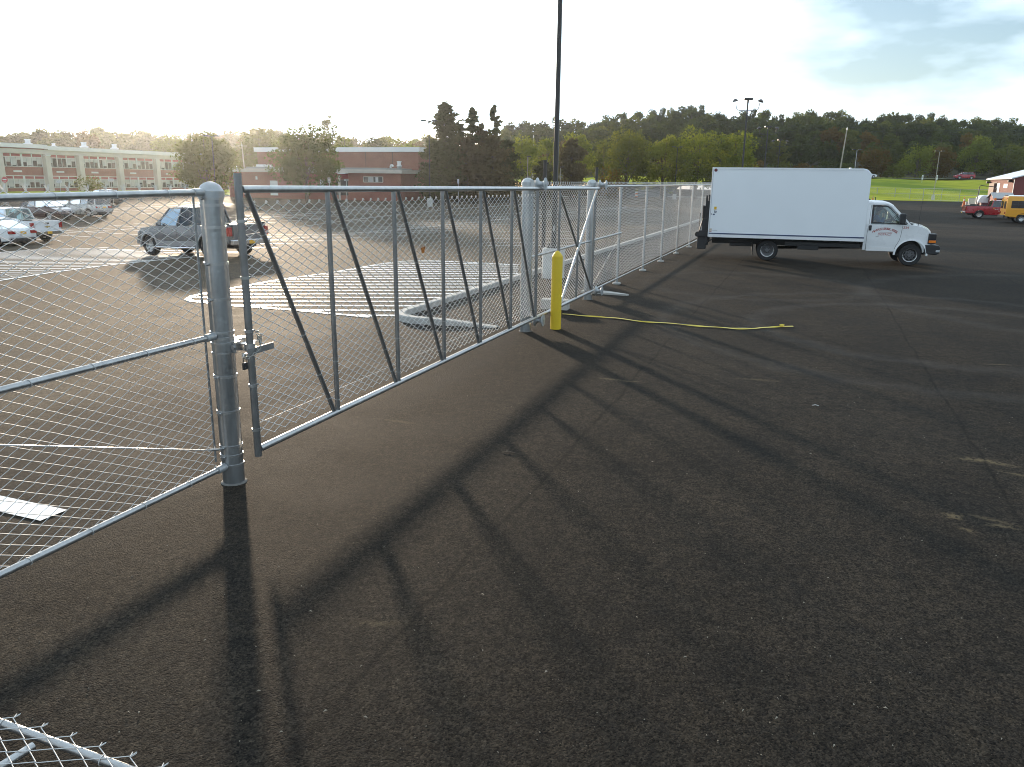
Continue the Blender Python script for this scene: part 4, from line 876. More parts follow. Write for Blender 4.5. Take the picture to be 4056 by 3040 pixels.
for i in range(len(cols)-1):
    ya, yb = cols[i]+0.5, cols[i+1]-0.5; full = yb-ya > 7.0; npan = 4 if full else 3
    for (zs, zt_) in ((sz(3.62), sz(5.36)), (sz(0.62), sz(2.22))):
        fb = MB(); d0, d1 = XB-0.34, XB-0.17; tr = zt_-(zt_-zs)*0.25
        fb.box(d0, d1, ya, yb, zs-0.09, zs); fb.box(d0, d1, ya, yb, zt_, zt_+0.12); fb.box(d0, d1, ya, yb, tr-0.05, tr+0.05)
        edges = np.linspace(ya, yb, npan+1)
        for k, y in enumerate(edges):
            w = 0.17 if k == npan//2 and full else 0.075
            for za, zb_ in ((zs, tr-0.05), (tr+0.05, zt_)): fb.box(d0, d1, max(ya, y-w), min(yb, y+w), za, zb_)
        for k in range(npan):
            m_ = (edges[k]+edges[k+1])/2; fb.box(d0+0.02, d1-0.03, m_-0.04, m_+0.04, zs, tr-0.05)
        win = fb.build('window', frame_w, sch)
        for k in range(npan):
            e0_, e1_ = edges[k]+0.08, edges[k+1]-0.08; m_ = (e0_+e1_)/2
            b = MB(); b.box(d0+0.01, d0+0.08, e0_, e1_, tr+0.05, zt_); b.build('transom_panel', transom_r, win)
            for (p0_, p1_) in ((e0_, m_-0.04), (m_+0.04, e1_)):
                b = MB(); b.box(d0+0.01, d0+0.05, p0_, p1_, zs, tr-0.05); b.build('pane', pane_m, win)
                f = rw.choice((0, 0.35, 0.55, 0.75, 0.9, 0.3)); zz = tr-0.05
                if f:
                    b = MB(); b.box(d0+0.052, d0+0.062, p0_+0.02, p1_-0.02, zz-(zz-zs)*f, zz); b.build('blind', blind_m, win)
    if full or True:
        b = MB(); b.box(XB-0.345, XB-0.30, ya+(yb-ya)*0.28, ya+(yb-ya)*0.28+1.5, sz(2.78), sz(3.03)); b.build('wall_vent', frame_w, sch)
b = MB(); b.lathe([(0.02, 0), (0.02, 0.1)], 6, Matrix.Translation((XB+0.3, cols[4]-0.3, sz(5.3)))); b.box(XB+0.2, XB+0.75, cols[4]-0.5, cols[4]+0.5, sz(5.18), sz(5.28)); b.build('wall_lamp', frame_w, sch)
# rooftop fans
for k, (px, y_) in enumerate(((111, 574), (333, 583), (453, 587), (213, 582))):
    p = on_x(px, y_, XB-3.0); sc_ = 0.62 if k == 3 else 1.0
    t = thing('roof_fan', ('white mushroom roof fan nearest the left edge of the photo', 'white roof fan above the third bay of the school wing', 'widest white roof fan, farthest right on the school wing roof', 'low white roof vent at the step in the school roofline')[k], 'roof fan', (p.x, p.y, zr-0.1), 0, 'roof fans on the school wing')
    t.scale = (sc_,)*3
    MB().lathe([(0.5, 0), (0.5, 0.25)], 18).build('curb', frame_w, t, 40)
    MB().lathe([(0.62, 0.26), (0.72, 0.33), (0.72, 0.45), (0.46, 0.55), (0.40, 0.6)], 22).build('skirt', fascia, t, 40)
    MB().lathe([(0.40, 0.6), (0.40, 1.02), (0.50, 1.04), (0.50, 1.10), (0.36, 1.16), (0.0001, 1.18)], 22).build('hood', fascia, t, 40)
# ------------------------------------------------------------------ brick hall with a lower wing
hall = thing('school_hall', 'windowless brick hall with a broad white roof band behind a low brick wing', 'building', (0, 0, 0))
YG = 94*SK; gx0, gx1 = on_x(1045, 587, -73*SK).x, -47.9*SK
b = MB(); b.box(gx0, gx1, YG, YG+26, Z0, sz(5.95)); b.build('wall', brick_d, hall)
b = MB(); b.box(gx0-0.35, gx1+0.35, YG-0.35, YG+26.3, sz(5.95)+0.002, sz(6.55)); b.build('roof_fascia', fascia, hall)
for f in (0.36, 0.52, 0.69, 0.85):
    x = gx0+(gx1-gx0)*f; b = MB(); b.box(x-0.035, x+0.035, YG-0.012, YG+0.01, sz(3.3), sz(5.94)); b.build('wall_joint', black_metal, hall)
YW = 86*SK; wx1 = -46.2*SK; wx0 = (on_x(905, 700, -100).x/on_x(905, 700, -100).y)*YW
b = MB(); b.box(wx0, wx1, YW, YG-0.02, Z0, sz(3.18)); b.build('wing_wall', brick, hall)
b = MB(); b.box(wx0-0.3, wx1+0.4, YW-0.5, YG-0.01, sz(3.18)+0.002, sz(3.62)); b.build('wing_fascia', beige, hall)
b = MB(); b.box(wx0+2, wx1-3, YW+1.5, YG-0.03, sz(3.62)+0.002, sz(3.85)); b.build('wing_roof_edge', roof_grey, hall)
p = lambda px, py: on_x(px, py, -70*SK) 
def on_y(px, py, Y):
    d = ray(px, py); return Vector((0, 0, CAMH))+d*(Y/d.y)
a, c = on_y(1440, 702, YW), on_y(1517, 722, YW)
fb = MB(); y0, y1 = YW-0.08, YW+0.05
w_ = c.x-a.x; h_ = a.z-c.z
fb.box(a.x, c.x, y0, y1, c.z-0.08, c.z); fb.box(a.x, c.x, y0, y1, a.z, a.z+0.08)
for k in range(5): x = a.x+w_*k/4; fb.box(x-0.05, x+0.05, y0, y1, c.z, a.z)
win = fb.build('window', beige, hall)
for k in range(4):
    b = MB(); b.box(a.x+w_*k/4+0.05, a.x+w_*(k+1)/4-0.05, y1-0.08, y1-0.055, c.z, a.z); b.build('pane', pane_m if k != 1 else blind_m, win)
a2, c2_ = on_y(1487, 703, YW-0.1), on_y(1498, 722, YW-0.1)
b = MB(); b.box(a2.x, c2_.x, y0-0.03, y0-0.005, c2_.z, a2.z); b.build('window_fan', frame_w, win)
for (x0_, y0_, x1_, y1_, nm, mt) in ((1069, 716, 1102, 775, 'door', fascia), (1268, 711, 1285, 738, 'panel', fascia), (1012, 699, 1020, 712, 'wall_sign', sign_white), (1330, 712, 1380, 775, 'entrance_glass', pane_m), (1346, 690, 1380, 708, 'entrance_panel', transom_r), (1349, 686, 1379, 690, 'canopy', fascia)):
    a, c = on_y(x0_, y0_, YW-0.02), on_y(x1_, y1_, YW-0.02); b = MB(); b.box(a.x, c.x, YW-(0.05 if nm != 'canopy' else 0.8), YW-0.004, max(c.z, Z0), a.z); b.build(nm, mt, hall)
a, c = on_y(1340, 696, YW-1.2), on_y(1346, 775, YW-1.2); b = MB(); b.box(a.x, a.x+0.22, YW-1.3, YW-1.08, Z0-0.4, a.z); b.build('porch_column', beige, hall)
# hut on the low roof, ducts
a, c = on_y(1014, 652, YW+3), on_y(1048, 662, YW+3)
b = MB(); b.box(a.x, c.x, YW+3, YW+5, sz(3.85)-0.3, a.z)
tag(b.build('rooftop_unit', fascia, None, None, 0.03), 'white boxy unit on the low roof left of the broad leafy tree', 'rooftop unit')
a = on_y(1581, 640, YW+5)
t = thing('roof_fan', 'pale upright roof fan on the low wing in front of the brick hall', 'roof fan', (a.x, YW+5, sz(3.6)))
h_ = a.z-sz(3.6); MB().lathe([(0.3, 0), (0.3, h_*0.45)], 16).build('curb', roof_grey, t, 40); MB().lathe([(0.38, h_*0.45), (0.38, h_*0.53), (0.27, h_*0.56), (0.27, h_*0.9), (0.34, h_*0.92), (0.34, h_), (0.0001, h_*1.03)], 18).build('hood', fascia, t, 40)
a = on_y(1547, 655, YW+4)
t = thing('roof_vent', 'small grey gooseneck vent on the low wing roof', 'roof vent', (a.x, YW+4, sz(3.6))); b = MB(); b.path([(0, 0, 0), (0, 0, 0.5), (0.1, 0, 0.68), (0.3, 0, 0.66), (0.4, 0, 0.5)], 0.14, 10); b.build('pipe', frame_w, t, 50)
# antenna mast on the hill behind the school
am = spot(772, 255); zt_ = CAMH+(horizon(765)-486)/FPX*255
t = thing('antenna_mast', 'thin lattice antenna mast sticking up above the hazy treetops', 'antenna mast', am)
b = MB(); h_ = zt_-am.z
for k in range(3):
    an = k*2.094; b.tube((0.35*math.cos(an), 0.35*math.sin(an), 0), (0.08*math.cos(an), 0.08*math.sin(an), h_), 0.05, 4)
for k in range(int(h_/1.0)): b.tube((0.3, 0, k), (-0.15, 0.25, k+0.7), 0.03, 3); b.tube((-0.15, 0.25, k+0.2), (-0.15, -0.25, k+0.9), 0.03, 3)
b.build('mast', frame_w, t)
b = MB(); b.tube((-3.0, 0, h_-0.5), (2.6, 0, h_+0.1), 0.06, 4)
for x in (-2.6, -1.8, -1.0, 0.6, 1.4, 2.2): b.tube((x, -0.6, h_-0.2+x*0.1), (x, 0.6, h_-0.2+x*0.1), 0.03, 3)
b.build('yagi_antenna', frame_w, t); t.rotation_euler.z = YAW
# ------------------------------------------------------------------ car-park lights and utility poles
def carpole(px, D, ytop, kind, label, ped=None, r=0.075, mt=bronze, name='light_pole', cat='light pole'):
    g = spot(px, D); h = CAMH+(horizon(px)-ytop)/FPX*D-g.z
    t = thing(name, label, cat, g, YAW); z0 = 0.0
    if ped: MB().lathe([(0.32, -0.3), (0.32, ped-0.03), (0.29, ped)], 20).build('pedestal', concrete_light, t, 40); z0 = ped
    b = MB(); b.tube((0, 0, z0), (0, 0, h-0.1), r, 8, r*0.7); b.build('shaft', mt, t, 40)
    b = MB(); b.lathe([(r*2, z0), (r*2, z0+0.05), (r*1.3, z0+0.12)], 10); b.build('base_plate', mt, t, 40)
    heads(t, h, kind); return t
carpole(2935, 74, 415, 'four', 'tallest four-headed light pole, rising above the left half of the truck box', r=0.10)
carpole(3022, 105, 516, 'four', 'mid-height four-headed light pole above the truck box, second of three', r=0.10)
carpole(3074, 135, 565, 'four', 'shortest looking four-headed light pole above the truck box, third of three', r=0.10)
carpole(3378, 160, 600, 'two', 'pale thin light pole just left of the golden autumn tree', r=0.075, mt=galv)
carpole(3702, 160, 606, 'two', 'light pole on a concrete pedestal by the far fence in front of the field', 0.95, 0.085, wood)
carpole(2675, 134, 590, 'two', 'thin light pole in front of the spreading trees', 0.9, 0.085)
carpole(1702, 92, 492, 'two', 'tall thin two-armed light pole in front of the brick hall corner', 0.95, 0.07)
carpole(2089, 112, 625, 'one', 'short pale lamp post left of the light pole pedestal, against the trees', None, 0.08, wood)
carpole(2219, 112, 665, 'one', 'short thin lamp post just right of the tall dark light pole', None, 0.06, wood)
carpole(851, 88, 548, 'two', 'thin light pole in front of the round-headed tree', 0.9, 0.06)
def upole(px, D, ytop, lean, label, r=0.17):
    g = spot(px, D, -0.3); h = CAMH+(horizon(px)-ytop)/FPX*D-g.z; t = thing('utility_pole', label, 'utility pole', g, YAW, 'utility poles')
    b = MB(); b.tube((0, 0, 0), (lean, 0, h), r, 10, r*0.7); b.build('shaft', wood, t, 40)
    b = MB(); b.box(lean-0.12, lean+0.12, -0.12, 0.12, h-0.35, h-0.05); b.tube((lean, 0, h), (lean, 0, h+0.25), 0.06, 6); b.build('insulator', frame_w, t)
    return g+Vector((lean*math.cos(YAW), lean*math.sin(YAW), h)), g
P1, _ = upole(3318, 186, 519, 0.7, 'leaning pale wooden utility pole standing above the truck box')
P0, _ = upole(2110, 184, 548, 0, 'wooden utility pole hidden among the trees behind the light pole')
P2, _ = upole(4500, 186, 512, 0, 'wooden utility pole beyond the right edge of the photo')
PL, _ = upole(975, 140, 578, -0.4, 'hazy wooden pole between the round-headed tree and the broad tree', 0.14)
b = MB(); b.tube((-1.0, 0, 0), (1.0, 0, 0), 0.06, 4)
o = b.build('cross_arm', wood); o.location = PL-Vector((0, 0, 0.3)); o.rotation_euler.z = YAW
for o2 in bpy.data.objects:
    if o2.get('label', '').startswith('hazy wooden pole'): o.parent = o2; o.location = PL-Vector((0, 0, 0.3))-o2.location; o.rotation_euler.z = 0
def cable(a, b_, sag, name, label):
    pts = [a.lerp(b_, f)-Vector((0, 0, 4*sag*f*(1-f))) for f in np.linspace(0, 1, 18)]; m = MB(); m.path(pts, 0.022, 4); tag(m.build(name, black_metal), label, 'cable', 'overhead cables')
up = Vector((0, 0, 1))
cable(P0+up*0.2, P1+up*0.2, 1.2, 'power_line', 'upper overhead cable running left from the leaning utility pole')
cable(P1+up*0.2, P2+up*0.2, 1.0, 'power_line', 'upper overhead cable running right from the leaning utility pole')
cable(P1-up*0.35, P2-up*0.5, 1.3, 'power_line', 'second overhead cable just under the top one, right of the pole')
cable(P0-up*3.0, P1-up*3.1, 1.0, 'telephone_cable', 'lower overhead cable running left from the leaning utility pole')
cable(P1-up*3.1, P2-up*2.9, 1.0, 'telephone_cable', 'lower overhead cable crossing the dark wood right of the pole')
# ------------------------------------------------------------------ signs
def signpost(px, D, yc, wpx, hpx, label, shape='rect', words=None, fmat=sign_white, tmat=ink_dark, size=None, yaw=YAW):
    g = spot(px, D); zc = CAMH+(horizon(px)-yc)/FPX*D-g.z; w, h = wpx/FPX*D, hpx/FPX*D
    t = thing('sign', label, 'sign', g, yaw)
    b = MB(); b.tube((0, 0.04, -0.1), (0, 0.04, zc+h*0.48), 0.035, 8); b.build('post', galv, t)
    b = MB()
    if shape == 'round': b.lathe([(h/2, -0.01), (h/2, 0.01)], 24, Matrix.Translation((0, 0, zc)) @ Matrix.Rotation(R(90), 4, 'X'))
    else: b.box(-w/2, w/2, -0.012, 0.012, zc-h/2, zc+h/2)
    pl_ = b.build('sign_plate', fmat, t, None, 0.0)
    face = Matrix.Translation((0, -0.014, zc)) @ Matrix.Rotation(R(90), 4, 'X')
    for k, (tx, dz, s) in enumerate(words or []): text(tx, 'lettering', s*h, tmat, pl_, Matrix.Translation((0, 0, dz*h)) @ face)
    return t, pl_, w, h, zc, face
t, pl_, w, h, zc, face = signpost(15, 86, 712, 22, 23, 'round red sign with a white bar at the left edge of the photo', 'round', [('DO NOT', 0.27, 0.2), ('ENTER', -0.27, 0.2)], sign_red, ink_white)
b = MB(); b.box(-h*0.34, h*0.34, -0.02, -0.0145, zc-h*0.08, zc+h*0.08); b.build('white_bar', sign_white, pl_)
def dashes(pl_, w, h, zc, rows):
    """far lettering, too small to read in the photograph: rows of short dark strokes of uneven width"""
    b = MB()
    for r_ in rows:
        x = -w*0.38
        while x < w*0.36:
            l = w*random.uniform(0.05, 0.14); b.box(x, min(x+l, w*0.4), -0.018, -0.0135, zc+r_*h-h*0.06, zc+r_*h+h*0.06); x += l+w*0.05
    b.build('lettering', ink_dark, pl_)
for px, yc, lab in ((231, 719, 'white rectangular sign in front of the second school bay from the left'), (437, 713, 'white rectangular sign in front of the third school pier')):
    t, pl_, w, h, zc, face = signpost(px, 88, yc, 21, 9, lab); dashes(pl_, w, h, zc, (0.18, -0.22))
t, pl_, w, h, zc, face = signpost(1303, 80, 714, 11, 19, 'narrow beige sign on a post right of the broad leafy tree', fmat=beige); dashes(pl_, w, h, zc, (0.3, 0.0, -0.3))
t, pl_, w, h, zc, face = signpost(1371, 84, 714, 19, 7, 'grey direction sign with a white arrow pointing left by the hall entrance', fmat=M('grey_sign', (0.16, 0.17, 0.18), 0.5, 0, 0.05))
b = MB(); b.add([(-w*0.46, -0.016, zc), (-w*0.22, -0.016, zc+h*0.36), (-w*0.22, -0.016, zc+h*0.13), (w*0.0, -0.016, zc+h*0.13), (w*0.0, -0.016, zc-h*0.13), (-w*0.22, -0.016, zc-h*0.13), (-w*0.22, -0.016, zc-h*0.36)], [tuple(range(7))]); b.build('arrow', sign_white, pl_)
t, pl_, w, h, zc, face = signpost(1815, 96, 719, 7, 16, 'small upright white sign under the tallest spruce'); dashes(pl_, w, h, zc, (0.3, 0.0, -0.3))
for px, lab in ((3649, 'white two-panel sign at the top of the field, left of the thin pole'), (3706, 'white sign half behind the thin pole at the top of the field')):
    t, pl_, w, h, zc, face = signpost(px, 183, 707, 6, 13, lab); dashes(pl_, w, h, zc, (0.3, 0.1))
    b = MB(); b.box(-w*0.45, w*0.45, -0.012, 0.012, zc+h*0.55, zc+h*0.85); b.build('top_plate', sign_white, pl_)
# barrels and cones
def cone(p, label, s=1.0, group=None):
    t = thing('traffic_cone', label, 'traffic cone', p, 0.3, group); b = MB(); b.box(-0.19*s, 0.19*s, -0.19*s, 0.19*s, 0, 0.035*s); b.build('base', cone_orange, t)
    MB().lathe([(0.145*s, 0.035*s), (0.035*s, 0.9*s), (0.028*s, 0.92*s)], 16).build('body', cone_orange, t, 40)
    b = MB(); b.lathe([(0.082*s, 0.56*s), (0.062*s, 0.72*s)], 16); b.build('collar', sign_white, t, 40); return t
cone(on_ground(3816, 818), 'orange cone with a white collar beside the pale concrete block', 1.5)
cone(spot(3464, 150), 'orange and white cone by the far fence, just right of the truck box', 1.0)
for px, D, yt, lab in ((2523, 152, 712, 'orange and white barrel behind the biggest spreading tree'), (2277, 150, 716, 'orange marker at the road edge behind the brownish spruce')):
    g = spot(px, D); h = 1.1; t = thing('traffic_barrel', lab, 'traffic barrel', g)
    for k in range(4): MB().lathe([(0.28-0.012*k, h*k/4), (0.27-0.012*k, h*(k+1)/4)], 16).build('stripe', cone_orange if k % 2 == 0 else sign_white, t, 40)
    MB().lathe([(0.36, 0), (0.36, 0.06)], 16).build('base', black_metal, t, 40)
# ------------------------------------------------------------------ far fence in front of the field
fr = thing('chain_link_fence', 'far chain-link fence between the asphalt yard and the green field', 'fence', (0, 0, 0))
fpx = [3380, 3424, 3471, 3542, 3601, 3654, 3726, 3797, 3872, 3950, 4030, 4120]
fp = [on_ground(px, lerp(px, [3380, 3471, 3654, 3797, 4120], [786, 789.5, 795, 801.5, 812])) for px in fpx]
for k, p in enumerate(fp):
    b = MB(); b.tube((p.x, p.y, p.z-0.1), (p.x, p.y, p.z+2.4), 0.07 if k in (2, 3, 5) else 0.045, 8); b.build('post', galv, fr, 40)
for nm, z in (('top_rail', 2.36), ('middle_rail', 1.25), ('bottom_rail', 0.14)):
    b = MB()
    for a, c in zip(fp, fp[1:]): b.tube(a+Vector((0, 0, z)), c+Vector((0, 0, z)), 0.03, 6)
    b.build(nm, galv, fr)
Vw = []; r_ = 0.0022
b = MB()
for a, c in zip(fp, fp[1:]):
    d = c-a; L_ = d.length; u = d/L_; n_ = int(L_/0.22)
    for k in range(n_):
        s = k*L_/n_; q = min(s+2.2, L_); 
        for za, zb_ in ((0.15, 2.34), (2.34, 0.15)):
            p0_ = a+u*s+Vector((0, 0, za)); f = (q-s)/2.2; p1_ = a+u*q+Vector((0, 0, za+(zb_-za)*f)); b.tube(p0_, p1_, r_, 3, caps=False)
stuff(b.build('wire_mesh', galv_wire, fr))
# ------------------------------------------------------------------ red metal building and what stands before it
red_clad = M('red_metal_cladding', (0.20, 0.045, 0.04), 0.5, 0.1, 0.08, 2)
tan_clad = red_clad
rb = thing('metal_building', 'red metal shed building with a pale sloping roof at the right edge', 'building', (0, 0, 0))
cr = at(4022, 706, 104); bx, by = cr.x, cr.y; far = on_x(3925, 708, bx); gz = ground(bx, by)-0.3; ez = cr.z
rx = bx+9.0; rz_ = ez+2.6
b = MB(); b.box(bx, bx+18, by, far.y, gz, ez); b.add([(bx, by, ez), (bx+18, by, ez), (rx, by, rz_)], [(0, 1, 2)]); b.add([(bx, far.y, ez), (bx+18, far.y, ez), (rx, far.y, rz_)], [(0, 2, 1)]); b.build('wall', red_clad, rb)
b = MB()
for k in range(40):
    y = by+0.15+k*(far.y-by-0.3)/39; b.box(bx-0.03, bx+0.001, y-0.04, y+0.04, gz, ez-0.05)
for k in range(30):
    x = bx+0.3+k*0.6; b.box(x-0.04, x+0.04, by-0.03, by+0.001, gz, ez-0.05)
b.build('cladding_ribs', red_clad, rb)
roof_w = M('pale_metal_roof', (0.66, 0.68, 0.70), 0.4, 0.2, 0.05, 1)
b = MB()
for x0_, z0_, x1_, z1_ in ((bx-0.5, ez-0.16+0.03, rx, rz_+0.03), (rx, rz_+0.03, bx+18.5, ez-0.13)):
    b.add([(x0_, by-0.45, z0_), (x1_, by-0.45, z1_), (x1_, far.y+0.4, z1_), (x0_, far.y+0.4, z0_), (x0_, by-0.45, z0_+0.14), (x1_, by-0.45, z1_+0.14), (x1_, far.y+0.4, z1_+0.14), (x0_, far.y+0.4, z0_+0.14)], [(0, 3, 2, 1), (4, 5, 6, 7), (0, 1, 5, 4), (1, 2, 6, 5), (2, 3, 7, 6), (3, 0, 4, 7)])
b.build('roof', roof_w, rb)
def on_left(px0, py0, px1, py1, nm, mt, d=0.06):
    a, c = on_x(px0, py0, bx), on_x(px1, py1, bx); b = MB(); b.box(bx-d, bx-0.032, min(a.y, c.y), max(a.y, c.y), max(gz, min(a.z, c.z)), max(a.z, c.z)); return b.build(nm, mt, rb)
on_left(3940, 726, 3951, 800, 'door', fascia); on_left(3938, 724, 3953, 727, 'door_head', black_metal, 0.15); on_left(3931, 727, 3939, 800, 'door_jamb', M('brown_jamb', (0.12, 0.06, 0.045), 0.6), 0.4); on_left(3978, 729, 3991, 746, 'window', fascia); b = MB(); b.box(bx-0.06, bx-0.031, by-0.06, by+0.16, gz, ez-0.1); b.build('corner_trim', fascia, rb)
for px, py in ((4011, 719), (3924, 724)):
    a = on_x(px, py, bx); b = MB(); b.box(bx-0.55, bx-0.06, a.y-0.25, a.y+0.25, a.z-0.15, a.z+0.18); b.build('wall_lamp', bronze, rb, None, 0.04)
def gable(name, label, px, D, wpx, htop, hwall, depth, wall_m, roof_m, yaw):
    g = spot(px, D); t = thing(name, label, 'shed', g, yaw); w = wpx/FPX*D; hw = hwall/FPX*D; ht = htop/FPX*D; d = depth
    b = MB(); b.box(0, w, 0, d, -0.2, hw); b.add([(0, 0, hw), (0, d, hw), (0, d/2, ht-0.08)], [(0, 2, 1)]); b.add([(w, 0, hw), (w, d, hw), (w, d/2, ht-0.08)], [(0, 1, 2)]); b.build('wall', wall_m, t)
    b = MB(); o_ = 0.2
    for ya, yb in ((-o_, d/2), (d+o_, d/2)):
        za, zb_ = hw-0.1, ht-0.06
        b.add([(-o_, ya, za), (w+o_, ya, za), (w+o_, yb, zb_), (-o_, yb, zb_), (-o_, ya, za+0.08), (w+o_, ya, za+0.08), (w+o_, yb, zb_+0.08), (-o_, yb, zb_+0.08)], [(0, 1, 2, 3), (4, 7, 6, 5), (0, 4, 5, 1), (1, 5, 6, 2), (2, 6, 7, 3), (3, 7, 4, 0)])
    b.build('roof', roof_m, t)
    b = MB(); b.box(-0.03, -0.002, d*0.3, d*0.7, -0.1, hw*0.85); b.build('door', beige, t); return t
gable('garden_shed', 'small red shed with a grey gable roof in front of the red metal building', 3946, 98, 66, 78, 58, 2.6, M('shed_siding', (0.22, 0.05, 0.045), 0.7, 0, 0.1, 4), M('shingle_grey', (0.42, 0.42, 0.42), 0.8, 0, 0.1, 8), R(4))
# white rounded trailer
g = spot(3886, 101); t = thing('cargo_trailer', 'white rounded trailer beside the red metal building', 'trailer', g, R(4))
w = 45/FPX*101; h = 64/FPX*101
pr = [(-0.2, 0.6), (w, 0.6), (w, h), (0.55, h), (0.2, h-0.15), (-0.05, h-0.6), (-0.2, h-1.2)]
MB().prism(pr, lambda a, b_: (a, 0, b_), lambda a, b_: (a, 2.0, b_)).build('body', white_paint, t, None, 0.08)
for x in (0.55, 1.2):
    MB().lathe([(0.14, -0.1), (0.32, -0.1), (0.32, 0.1), (0.14, 0.1)], 18, Matrix.Translation((x, 0.12, 0.32)) @ Matrix.Rotation(R(90), 4, 'X')).build('wheel', rubber, t, 40)
MB().box(-0.9, 0.2, 0.9, 1.1, 0.5, 0.6).build('drawbar', black_metal, t)
g = spot(3897, 97); b = MB(); b.box(0, 26/FPX*97, 0, 1.3, 0, 38/FPX*97); b.box(-0.05, 26/FPX*97+0.05, -0.05, 1.35, 38/FPX*97+0.002, 38/FPX*97+0.06)
for k in range(5): b.box(0.08+k*0.15, 0.10+k*0.15, -0.02, 0.0, 0.05, 1.1)
o = b.build('storage_cabinet', M('maroon_wood', (0.12, 0.03, 0.035), 0.6, 0, 0.15, 5)); o.location = g; o.rotation_euler.z = R(10); tag(o, 'maroon wooden cabinet in front of the white trailer', 'cabinet')
g = spot(3845, 99); t = thing('slatted_gate', 'pale slatted gate panel standing left of the black bin', 'gate panel', g, R(8)); w, h = 28/FPX*99, 54/FPX*99
b = MB(); b.box(0, 0.06, -0.03, 0.03, 0, h); b.box(w-0.06, w, -0.03, 0.03, 0, h); b.box(0.06, w-0.06, -0.03, 0.03, h-0.06, h); b.box(0.06, w-0.06, -0.03, 0.03, 0.1, 0.16); b.build('frame', galv, t)
sl = M('pale_slat', (0.55, 0.54, 0.46), 0.6, 0, 0.06, 5); base_ = None
for k in range(9):
    x = 0.07+k*(w-0.14)/9
    if base_ is None: b = MB(); b.box(0, (w-0.14)/9-0.012, -0.012, 0.012, 0.17, h-0.07); base_ = b.build('slat', sl, t); base_.location.x = x
    else: c = base_.copy(); C.objects.link(c); c.parent = t; c.location.x = x
g = spot(3862, 96); t = thing('wheelie_bin', 'black plastic bin beside the slatted gate panel', 'bin', g, R(6))
MB().prism([(-0.27, 0.08), (0.27, 0.08), (0.33, 1.0), (-0.33, 1.0)], lambda a, b_: (a, -0.3, b_), lambda a, b_: (a, 0.3, b_)).build('body', black_metal, t, None, 0.02)
MB().prism([(-0.36, 1.002), (0.36, 1.002), (0.33, 1.1), (-0.3, 1.12)], lambda a, b_: (a, -0.34, b_), lambda a, b_: (a, 0.34, b_)).build('lid', black_metal, t, None, 0.02)
g = spot(3877, 100); b = MB(); b.path([(0, 0, 0), (0.05, 0, 3.0), (0.12, 0, 3.25), (0.3, 0, 3.3), (1.9, 0, 3.15), (2.1, 0, 2.95), (2.12, 0, 0)], 0.05, 6)
o = b.build('pipe_hoop', black_metal, None, 50); o.location = g; o.rotation_euler.z = R(10); tag(o, 'dark bent pipe hoop standing over the white trailer', 'pipe hoop')
g = on_ground(3831, 818); t = thing('concrete_block', 'pale square concrete block with a dark capped stub beside the cone', 'block', g, R(8))
MB().box(-0.32, 0.32, -0.3, 0.3, 0, 0.62).build('block', concrete_light, t, None, 0.03); MB().tube((0.1, 0, 0.62), (0.1, 0, 0.92), 0.1, 12).build('stub', black_metal, t); MB().tube((0.1, 0, 0.92), (0.1, 0, 1.02), 0.13, 12, 0.1).build('stub_cap', sign_white, t)

